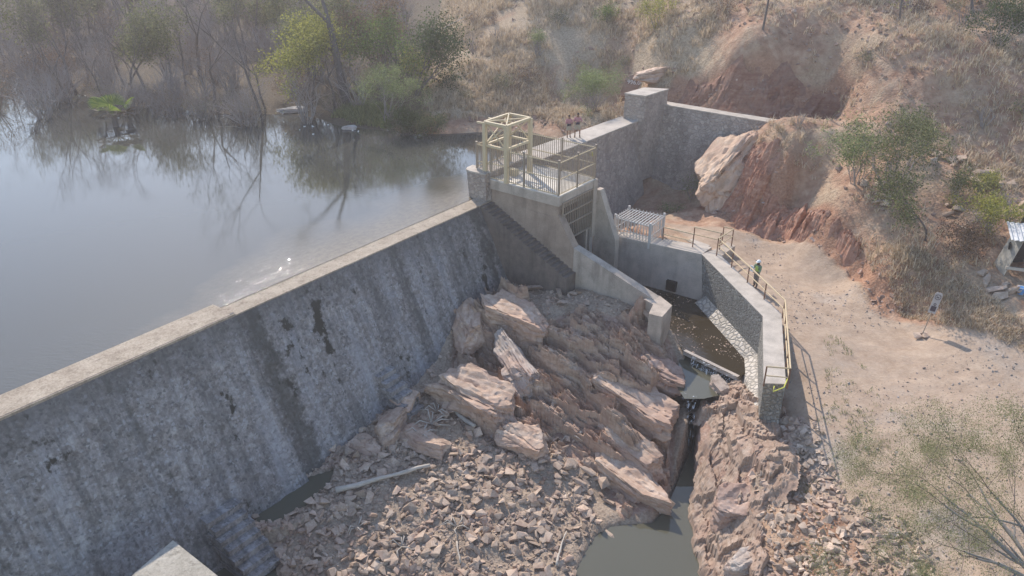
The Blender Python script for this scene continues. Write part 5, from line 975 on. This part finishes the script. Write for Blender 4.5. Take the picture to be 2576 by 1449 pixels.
def person(label, p, rz, sk, wr, el, stance=.12, top='pink', legs='khaki', longp=False, k=1.0, hat=False):
    """wr, el: wrists and elbows (left, right), the figure faces -Y before turning"""
    root = thing('person', p, label, 'person', None, rz); root.scale = (k, k, k); s2 = stance
    N = {'pel': ((0, 0, .95), (.145, .105)), 'sp': ((0, 0, 1.13), (.125, .095)), 'ch': ((0, .01, 1.34), (.155, .11)), 'nk': ((0, 0, 1.49), .055), 'hd': ((0, -.02, 1.60), (.078, .09)), 'tp': ((0, -.01, 1.69), (.07, .08)), 'no': ((0, -.112, 1.60), .014)}
    E_ = [('pel', 'sp'), ('sp', 'ch'), ('ch', 'nk'), ('nk', 'hd'), ('hd', 'tp'), ('hd', 'no')]
    for sd_, q in ((-1, 0), (1, 1)):
        t = 'lr'[q]; W_ = Vector(wr[q]); EL = Vector(el[q]); hd = (W_ - EL).normalized(); ac = hd.cross(Vector((0, 0, 1))).normalized() * -sd_; dn = Vector((0, 0, -1)) - hd * (-hd.z); dn.normalize()
        N['sh' + t] = ((sd_ * .18, .01, 1.40), .062); N['el' + t] = (tuple(EL), .042); N['wr' + t] = (tuple(W_), .027); N['pm' + t] = (tuple(W_ + hd * .07), (.035, .02)); E_ += [('ch', 'sh' + t), ('sh' + t, 'el' + t), ('el' + t, 'wr' + t), ('wr' + t, 'pm' + t)]
        for j, (off, ln) in enumerate(((-.028, .068), (-.010, .078), (.010, .072), (.027, .056))):
            f0 = W_ + hd * .095 + ac * off; f1 = f0 + hd * ln * .55 + dn * .008; f2 = f1 + hd * ln * .25 + dn * .028; a_ = 'f%s%d' % (t, j)
            N[a_ + 'a'] = (tuple(f0), .010); N[a_ + 'b'] = (tuple(f1), .009); N[a_ + 'c'] = (tuple(f2), .008); E_ += [('pm' + t, a_ + 'a'), (a_ + 'a', a_ + 'b'), (a_ + 'b', a_ + 'c')]
        t0 = W_ + hd * .03 + ac * -.035; N['th' + t] = (tuple(t0), .012); N['ti' + t] = (tuple(t0 + hd * .045 + ac * -.02 + dn * .02), .010); E_ += [('wr' + t, 'th' + t), ('th' + t, 'ti' + t)]
        N['hp' + t] = ((sd_ * .09, 0, .90), .09); N['kn' + t] = ((sd_ * (s2 * .9), -.01, .50), .058); N['ca' + t] = ((sd_ * s2, .01, .34), .052); N['an' + t] = ((sd_ * s2, .02, .09), .036); N['to' + t] = ((sd_ * (s2 + .03), -.13, .04), (.04, .03)); E_ += [('pel', 'hp' + t), ('hp' + t, 'kn' + t), ('kn' + t, 'ca' + t), ('ca' + t, 'an' + t), ('an' + t, 'to' + t)]
    skin('body', N, E_, MT[sk], root, 'pel')
    T_ = {'w': ((0, 0, .96), (.165, .12)), 'm': ((0, 0, 1.15), (.15, .115)), 'c': ((0, .01, 1.34), (.175, .13)), 'n': ((0, 0, 1.455), (.075, .065))}; E2 = [('w', 'm'), ('m', 'c'), ('c', 'n')]
    for sd_, q in ((-1, 0), (1, 1)):
        t = 'lr'[q]; sh = Vector((sd_ * .19, .01, 1.39)); EL = Vector(el[q]); W_ = Vector(wr[q]); T_['s' + t] = (tuple(sh), .08); T_['e' + t] = (tuple(EL), .056); T_['f' + t] = (tuple(EL + (W_ - EL) * .35), .048); E2 += [('c', 's' + t), ('s' + t, 'e' + t), ('e' + t, 'f' + t)]
    skin('shirt', T_, E2, MT[top], root, 'w')
    L_ = {'w': ((0, 0, .99), (.16, .12)), 'p': ((0, 0, .90), (.165, .125))}; E3 = [('w', 'p')]
    for sd_, t in ((-1, 'l'), (1, 'r')):
        L_['a' + t] = ((sd_ * .095, 0, .80), .105); L_['k' + t] = ((sd_ * s2 * .88, -.01, .54), .092); E3 += [('p', 'a' + t), ('a' + t, 'k' + t)]
        if longp: L_['c' + t] = ((sd_ * s2, .01, .32), .078); L_['h' + t] = ((sd_ * s2, .015, .12), .066); E3 += [('k' + t, 'c' + t), ('c' + t, 'h' + t)]
    skin('trousers' if longp else 'shorts', L_, E3, MT[legs], root, 'w')
    for sd_ in (-1, 1):
        skin('boot', {'a': ((sd_ * s2, .02, .17), .052), 'b': ((sd_ * s2, .02, .055), (.052, .05)), 'c': ((sd_ * (s2 + .03), -.13, .045), (.05, .042))}, [('a', 'b'), ('b', 'c')], MT['boot'], root, 'b')
        ell('eye', (sd_ * .033, -.097, 1.625), (.012, .008, .008), MT['hair'], root); ell('ear', (sd_ * .083, .0, 1.61), (.012, .022, .032), MT[sk], root)
    ell('mouth', (0, -.100, 1.555), (.024, .006, .006), MT['boot'], root)
    if hat: h_ = ell('hard_hat', (0, -.005, 1.665), (.118, .14, .115), MT['white'], root, -.05); ell('brim', (0, -.03, 1.662), (.125, .17, .008), MT['white'], h_)
    else: ell('hair', (0, .012, 1.665), (.088, .10, .085), MT['hair'], root, -.35)
    return root
pa, pb = G(1430.5, 346, 2.0), G(1452, 345.5, 2.0)
person('left man of the two on the dam walkway, pink shirt and khaki shorts, looking down', pa, .15, 'skin', ((-.12, -.30, 1.10), (.10, -.31, 1.10)), ((-.25, -.04, 1.12), (.25, -.04, 1.12)), .11, k=.96)
person('taller man standing right on the dam walkway, pink shirt and khaki shorts with legs apart', pb, -.1, 'skin', ((-.13, -.27, 1.16), (.13, -.27, 1.16)), ((-.28, -.05, 1.16), (.30, -.05, 1.16)), .17, k=1.04)
for p_, lb, dz in ((pa, 'dark pouch held at the waist by the left man on the walkway', 1.03), (pb, 'black controller pouch held by the taller man on the walkway', 1.14)):
    b = MB(); b.box((p_[0] - .02, p_[1] - .33, p_[2] + dz), (.14, .07, .07)); b.box((p_[0] - .02, p_[1] - .41, p_[2] + dz + .05), (.11, .012, .05)); o = b.build('pouch', MT['bag']); tag(o, lb, 'pouch')
wk_ = G(1899, 723, -3.05); wk_[2] = TZ(wk_[0], wk_[1])[0]
w_ = person('worker in white hard hat and yellow green vest behind the long pipe railing', wk_, -.95, 'skin_dark', ((-.10, -.40, 1.25), (.16, -.42, 1.16)), ((-.25, -.12, 1.12), (.25, -.12, 1.10)), .09, 'green', 'trouser', True, 1.02, True)
skin('vest', {'w': ((0, 0, 1.02), (.172, .13)), 'm': ((0, 0, 1.16), (.165, .128)), 'c': ((0, .01, 1.34), (.185, .142)), 'n': ((0, .0, 1.43), (.13, .09))}, [('w', 'm'), ('m', 'c'), ('c', 'n')], MT['hivis'], w_, 'w')
b = MB(); q = wk_ + [-.42, -.18, 1.36]; b.box(q, (.02, .13, .15), Matrix.Rotation(.6, 3, 'Z')); b.box(q + [-.02, .0, -.17], (.03, .14, .02), Matrix.Rotation(.6, 3, 'Z')); o = b.build('paper_sheets', MT['white']); tag(o, 'white sheets of paper held up by the worker in the hard hat', 'papers')

# ------------------------------------------------------------------ sign, hut, driftwood and other small things
sb = GT(2318, 846); sg = thing('warning_sign', sb, 'tilted grey notice board on a thin pole at the edge of the dirt road', 'sign')
tp = sb + np.array([.42, .12, 2.6]); dr = (tp - sb) / np.linalg.norm(tp - sb); b = MB(); b.tube([sb - dr * .2, sb + dr * 1.9], .028); part(b, 'pole', MT['steelgrey'], sg)
ex = np.array([.93, -.36, -.02]); ex -= dr * (ex @ dr); ex /= np.linalg.norm(ex); ey = np.cross(ex, dr); c0 = sb + dr * 2.05
if ey[1] > 0: ey = -ey
MT['board'] = plain('grey_notice_board', (.42, .38, .36), .7, .1); MT['print'] = plain('dark_print', (.08, .06, .07), .7, .1)
def onb(x, y, z=0): return c0 + ex * x + dr * y + ey * z
b = MB(); b.prism([onb(x, y, 0) for x, y in ((-.19, -.62), (.19, -.62), (.19, .5), (.12, .6), (-.12, .6), (-.19, .5))], [onb(x, y, .02) for x, y in ((-.19, -.62), (.19, -.62), (.19, .5), (.12, .6), (-.12, .6), (-.19, .5))]); bd = part(b, 'board', MT['board'], sg)
b = MB(); ring_ = [onb(math.cos(a) * .14, .33 + math.sin(a) * .14, .026) for a in np.linspace(0, 2 * math.pi, 25)]; b.tube(ring_, .014, 4); part(b, 'ring_symbol', MT['print'], sg)
b = MB(); b.bar(onb(-.09, .42, .026), onb(.09, .24, .026), .022, .008); b.tube([onb(-.06, .28, .026), onb(0, .33, .03), onb(.05, .31, .026)], .02, 4); part(b, 'swimmer_symbol', MT['print'], sg)
b = MB(); b.prism([onb(x, y, .021) for x, y in ((-.13, -.5), (.13, -.5), (.13, -.2), (-.13, -.2))], [onb(x, y, .026) for x, y in ((-.13, -.5), (.13, -.5), (.13, -.2), (-.13, -.2))]); part(b, 'lower_panel', MT['print'], sg)
b = MB(); b.tube([onb(math.cos(a) * .055, -.10 + math.sin(a) * .055, .026) for a in np.linspace(0, 2 * math.pi, 15)], .018, 4); part(b, 'head_symbol', MT['print'], sg)
for dx, dy, s_ in ((-.25, -.1, .5), (.1, -.25, .55), (.25, .1, .4), (-.05, .15, .4)):
    o = bpy.data.objects.new('base_stone', rockme[int(abs(dx * 40)) % 16]); C.objects.link(o); o.location = (sb[0] + dx, sb[1] + dy, sb[2] + .1); o.scale = (s_, s_, s_); tag(o, 'stone piled at the foot of the tilted notice board', 'rock', 'stones around the sign base')
hb0 = GT(2508, 688); hu = thing('tin_hut', hb0, 'small shack with corrugated tin roof and stained white side boards at the right edge', 'hut')
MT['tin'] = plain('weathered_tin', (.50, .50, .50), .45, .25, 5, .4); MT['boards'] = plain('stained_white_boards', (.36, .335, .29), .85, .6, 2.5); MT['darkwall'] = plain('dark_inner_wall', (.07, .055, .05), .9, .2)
def hp_(x, y, z): return np.array([hb0[0] + x * .93 + y * .37, hb0[1] - x * .37 + y * .93, hb0[2] + z])
b = MB(); b.prism([hp_(-.25, .9, -.4), hp_(.25, -.1, -.4), hp_(.28, -.07, -.4), hp_(-.22, .93, -.4)], [hp_(.35, .9, 2.15), hp_(.75, -.1, 2.15), hp_(.78, -.07, 2.15), hp_(.38, .93, 2.15)]); part(b, 'side_wall', MT['boards'], hu)
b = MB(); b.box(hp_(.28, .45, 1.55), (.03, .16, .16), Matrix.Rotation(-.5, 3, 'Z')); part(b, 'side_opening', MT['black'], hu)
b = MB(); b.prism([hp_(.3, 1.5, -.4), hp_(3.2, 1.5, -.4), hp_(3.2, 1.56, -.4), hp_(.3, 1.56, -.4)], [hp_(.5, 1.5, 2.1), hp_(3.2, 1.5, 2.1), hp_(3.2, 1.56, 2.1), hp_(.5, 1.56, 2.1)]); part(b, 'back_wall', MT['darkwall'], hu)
b = MB(); b.bar(hp_(.3, -.05, .45), hp_(3.2, -.05, .45), .09, .16); part(b, 'bench_board', MT['drift'], hu)
b = MB(); b.bar(hp_(3.1, -.05, -.3), hp_(3.1, -.05, 2.2), .1); part(b, 'post', MT['bark'], hu)
V_, F_ = [], []; nn = 40
for i in range(nn + 1):
    x = .1 + i * 3.3 / nn; zz = .035 * math.sin(i * 2.1)
    V_ += [hp_(x, -.35, 2.20 + zz), hp_(x, 1.8, 2.45 + zz), hp_(x, -.35, 2.18 + zz), hp_(x, 1.8, 2.43 + zz)]
for i in range(nn): a = 4 * i; F_ += [(a, a + 1, a + 5, a + 4), (a + 2, a + 6, a + 7, a + 3), (a, a + 4, a + 6, a + 2), (a + 1, a + 3, a + 7, a + 5)]
b = MB(); b.add(V_, F_); part(b, 'roof', MT['tin'], hu)
q = GT(2566, 738); bk = thing('bucket', q, 'blue plastic bucket on the ground below the tin hut', 'bucket'); b = MB(); b.tube([q + [0, 0, -.02], q + [0, 0, .36]], [.15, .2], 12); part(b, 'body', plain('blue_plastic', (.12, .28, .55), .5, .1), bk); b = MB(); b.tube([q + [.2 * math.cos(a), .2 * math.sin(a), .37] for a in np.linspace(0, 6.28, 13)], .018, 5); part(b, 'rim', MT['white'], bk)
def log(label, pts, r0, r1, mat='drift', name='driftwood_log', lift=.15, cat='log', fork=None, grp=None):
    P = [GT(u, v) + [0, 0, lift] for u, v in pts]; Q_ = []
    for i in range(len(P) - 1):
        for k in range(4): Q_.append(P[i] + (P[i + 1] - P[i]) * k / 4 + (rr.normal(size=3) * r0 * .35 if (i or k) else 0))
    Q_.append(P[-1]); n = len(Q_); S_ = list(np.linspace(r0, r1, n) * (1 + .15 * rr.normal(size=n)))
    b = MB(); b.tube(Q_, S_, 8)
    o = b.build(name, MT[mat], None, True); return tag(o, label, cat, grp)
log('long straight bleached log lying across the upper edge of the rubble', [(845, 1243), (960, 1212), (1082, 1180)], .13, .09, lift=.25)
log('crooked pale log leaning down from the big tan boulder', [(1102, 985), (1120, 1015), (1150, 1050), (1195, 1085)], .10, .13, lift=.3)
log('thin bleached branch standing in the rubble at the bottom centre', [(1425, 1345), (1410, 1385), (1400, 1430)], .035, .06, lift=.2, cat='branch', name='dead_branch')
log('pale branch leaning on the dam face above the toe steps', [(1030, 880), (1075, 918)], .05, .05, lift=.5, cat='branch', name='dead_branch')
log('short broken branch below the long log', [(985, 1335), (1010, 1365)], .04, .05, lift=.15, cat='branch', name='dead_branch')
log('pale fallen trunk lying on the grassy hill left of the bushes', [(1090, 92), (1150, 60), (1190, 38)], .09, .06, lift=.25, cat='trunk', name='fallen_trunk')
log('rusty pipe lying on the slope left of the tin hut', [(2400, 568), (2455, 597)], .05, .05, 'steelgrey', 'pipe', .2, 'pipe')
log('small pale stick in the rubble left of the pool', [(1150, 1370), (1158, 1425)], .045, .03, lift=.2, cat='branch', name='dead_branch')
for i, (u, v, L) in enumerate([(1085, 1070, 1.2), (1060, 1100, 1.0), (1100, 1040, .9), (1225, 1075, .8), (1330, 1020, .8), (1150, 1330, .9), (1010, 1380, .8), (1280, 1065, .7), (900, 1330, .7), (1440, 1100, .9)]):
    q = GT(u, v); b = MB()
    for k in range(6):
        a = rr.uniform(0, 6.28); e = rr.uniform(.05, .9); b.tube([q + [0, 0, .1], q + np.array([math.cos(a) * L * .5, math.sin(a) * L * .5, .15 + e * L * .5]), q + np.array([math.cos(a + .3) * L * .9, math.sin(a + .3) * L * .9, .1 + e * L * .3])], [.03, .035, .012], 4)
    o = b.build('dry_debris', MT['drift'], None, True); tag(o, 'clump of bleached dry palm leaves and sticks caught among the rocks', 'debris', 'clumps of dry flood debris')
# white rocks at the far shore
for a_, c_, w_2, h_2, sd_, lb in (((698, 283), (772, 281), 1.6, .75, 601, 'long white weathered rock rising from the water under the yellow tree'), ((868, 322), (895, 324), .8, .4, 602, 'pale debris covered stone at the tip of the grassy spit'), ((518, 190), (540, 188), .9, .5, 603, 'small white rock among the grey trees'), ((395, 172), (415, 171), .8, .5, 604, 'small pale rock glimpsed in the left wood')):
    slab('white_rock', lb, a_, c_, 0 if sd_ < 603 else .3, w_2, h_2, 'whiterock' if 'whiterock' in MT else 'rockgrey', 4, 0, sd_, 0, .05, 'rock', None)
bb = []
for i in range(46):
    u, v = ((rr.uniform(170, 560), rr.uniform(215, 300)) if i % 2 else (rr.uniform(560, 1210), rr.uniform(290, 342))); q = G(u, v, .02)
    if TZ(q[0], q[1])[0] < .05: bb.append(q)
V_, F_, off = [], [], 0
mass('floating_litter', bb, .12 + .2 * rr.random(len(bb)), MT['white'], rr, .2)
# painted height mark on the rock above the block
rc = GT(1602, 210); ux = np.array([.90, -.35, -.05]); uy = np.array([.10, .38, .92]); uz = np.cross(ux, uy); uz /= np.linalg.norm(uz)
if uz[1] > 0: uz = -uz
uy = uy / np.linalg.norm(uy); ux /= np.linalg.norm(ux); c1 = rc + np.array([0, -.5, .1])
mk = thing('marked_rock', rc, 'red rock face painted with the white number 996.000 above the abutment block', 'rock')
def om(x, y, z): return c1 + ux * x + uy * y + uz * z
out = [(-1.5, -1.2), (.9, -1.3), (1.2, -.3), (1.0, .45), (.3, .75), (-.5, .7), (-1.1, .35)]
b = MB(); b.prism([om(x * 1.1, y * 1.1, -1.4) for x, y in out], [om(x, y, 0) for x, y in out]); part(b, 'rock_face', MT['rockred'], mk)
fc = bpy.data.curves.new('painted_number', 'FONT'); fc.body = '996.000'; fc.size = .52; fc.extrude = .004; fc.align_x = 'CENTER'; fo = bpy.data.objects.new('painted_number', fc); C.objects.link(fo); fc.materials.append(MT['white'])
bpy.context.view_layer.update(); nm_ = bpy.data.meshes.new_from_object(fo); bpy.data.objects.remove(fo); fo = link('painted_number', nm_, None, mk)
fo.matrix_world = Matrix.Translation(Vector(om(-.1, -.1, .012))) @ Matrix(np.stack([ux, uy, np.cross(ux, uy)], 1).tolist()).to_4x4(); fo.location = Vector(om(-.1, -.1, .012)) - Vector(rc)
# running water at the weir and the little fall
def m_foam():
    n = NT('broken_white_water'); P = n.pos(); f = n.noise(n.mp(P, (5, 5, 1.2)), 1.6, 6, .7); t = n.n('ShaderNodeBsdfTransparent'); mx = n.n('ShaderNodeMixShader'); n.out((.75, .77, .8), .4)
    n.L(n.ramp(f, [(.54, 0), (.66, .85)]), mx.inputs[0]); n.L(t.outputs[0], mx.inputs[1]); n.L(n.p.outputs[0], mx.inputs[2]); n.L(mx.outputs[0], n.t.nodes['Material Output'].inputs[0]); return n.m
MT['fall'] = m_foam()
def ribbon(name, A, B, z0, z1, bulge, label):
    A, B = np.array(A, float), np.array(B, float); n, m = 22, 10; V_, F_ = [], []
    for j in range(m + 1):
        f = j / m
        for i in range(n + 1):
            p = A + (B - A) * i / n; o_ = .05 * fbm(np.array([i * .7]), np.array([j * .5]), seed=9)[0]; V_.append((p[0] + bulge[0] * f ** .5 + o_, p[1] + bulge[1] * f ** .5 + o_, z0 + (z1 - z0) * f ** 1.6))
    for j in range(m):
        for i in range(n): a = j * (n + 1) + i; F_.append((a, a + 1, a + n + 2, a + n + 1))
    me = mesh_np(name, V_, F_); o = link(name, me, MT['fall'], None, True); return tag(o, kind='stuff')
a_, c_ = G(1745, 893, WZ), G(1856, 947, WZ); ribbon('weir_foam_water', a_, c_, WZ + .02, SZ + .01, (-.28, -.42), '')
a_, c_ = G(1716, 986, SZ), G(1752, 998, SZ); ribbon('fall_foam_water', a_, c_, SZ + .02, PZ + .05, (-.1, -.9), '')
b0 = G(1735, 1045, PZ); ff = [np.array([b0[0] + rr.normal() * .25, b0[1] + rr.normal() * .4, PZ + .01]) for _ in range(40)]; mass('splash_foam', ff, .04 + .09 * rr.random(40), MT['foam'], rr, .25)
a_, c_ = G(1742, 915, SZ), G(1845, 962, SZ); ff = [a_ + (c_ - a_) * rr.random() + np.array([rr.normal() * .1, rr.normal() * .15, .005]) for _ in range(90)]; mass('weir_splash_foam', ff, .03 + .07 * rr.random(90), MT['foam'], rr, .25)
# broken blocks lying between the ledges
fr = inside([G(u, v, -6) for u, v in [(1165,790),(1330,760),(1450,780),(1640,810),(1700,900),(1690,1000),(1690,1180),(1640,1290),(1500,1200),(1420,1130),(1280,1100),(1170,1000)]], 260, rr)
for k in range(120):
    s_ = .35 + .75 * rr.random() ** 2.2; o = bpy.data.objects.new('rock_fragment', fragme[rr.integers(8)] if 'fragme' in globals() else rockme[rr.integers(16)]); C.objects.link(o); o.location = (fr[k][0], fr[k][1], fr[k][2] + s_ * .3)
    o.rotation_euler = (rr.normal() * .3, rr.normal() * .25, STR + rr.normal() * .5); o.scale = (s_ * 1.6, s_, s_); tag(o, 'broken pinkish rock fragment wedged between the tilted ledges', 'rock', 'fragments between the rock ledges')
mass('ledge_rubble', fr[120:], .12 + .25 * rr.random(140), MT['rubble'], rr)

# ------------------------------------------------------------------ haze in the air
hb = MB(); hb.add([(x, y, z) for z in (-16, 19.5) for x, y in ((-135, -12), (125, -12), (125, 235), (-135, 235))], [(3, 2, 1, 0), (4, 5, 6, 7), (0, 1, 5, 4), (1, 2, 6, 5), (2, 3, 7, 6), (3, 0, 4, 7)])
hm = bpy.data.materials.new('haze_air'); hm.use_nodes = True; hm.node_tree.nodes.clear(); vo = hm.node_tree.nodes.new('ShaderNodeOutputMaterial'); pv_ = hm.node_tree.nodes.new('ShaderNodeVolumePrincipled')
pv_.inputs['Color'].default_value = (.97, .86, .84, 1); pv_.inputs['Density'].default_value = 0.0011; pv_.inputs['Anisotropy'].default_value = .35; hm.node_tree.links.new(pv_.outputs[0], vo.inputs['Volume'])
hz_ = hb.build('haze', hm); tag(hz_, kind='stuff')
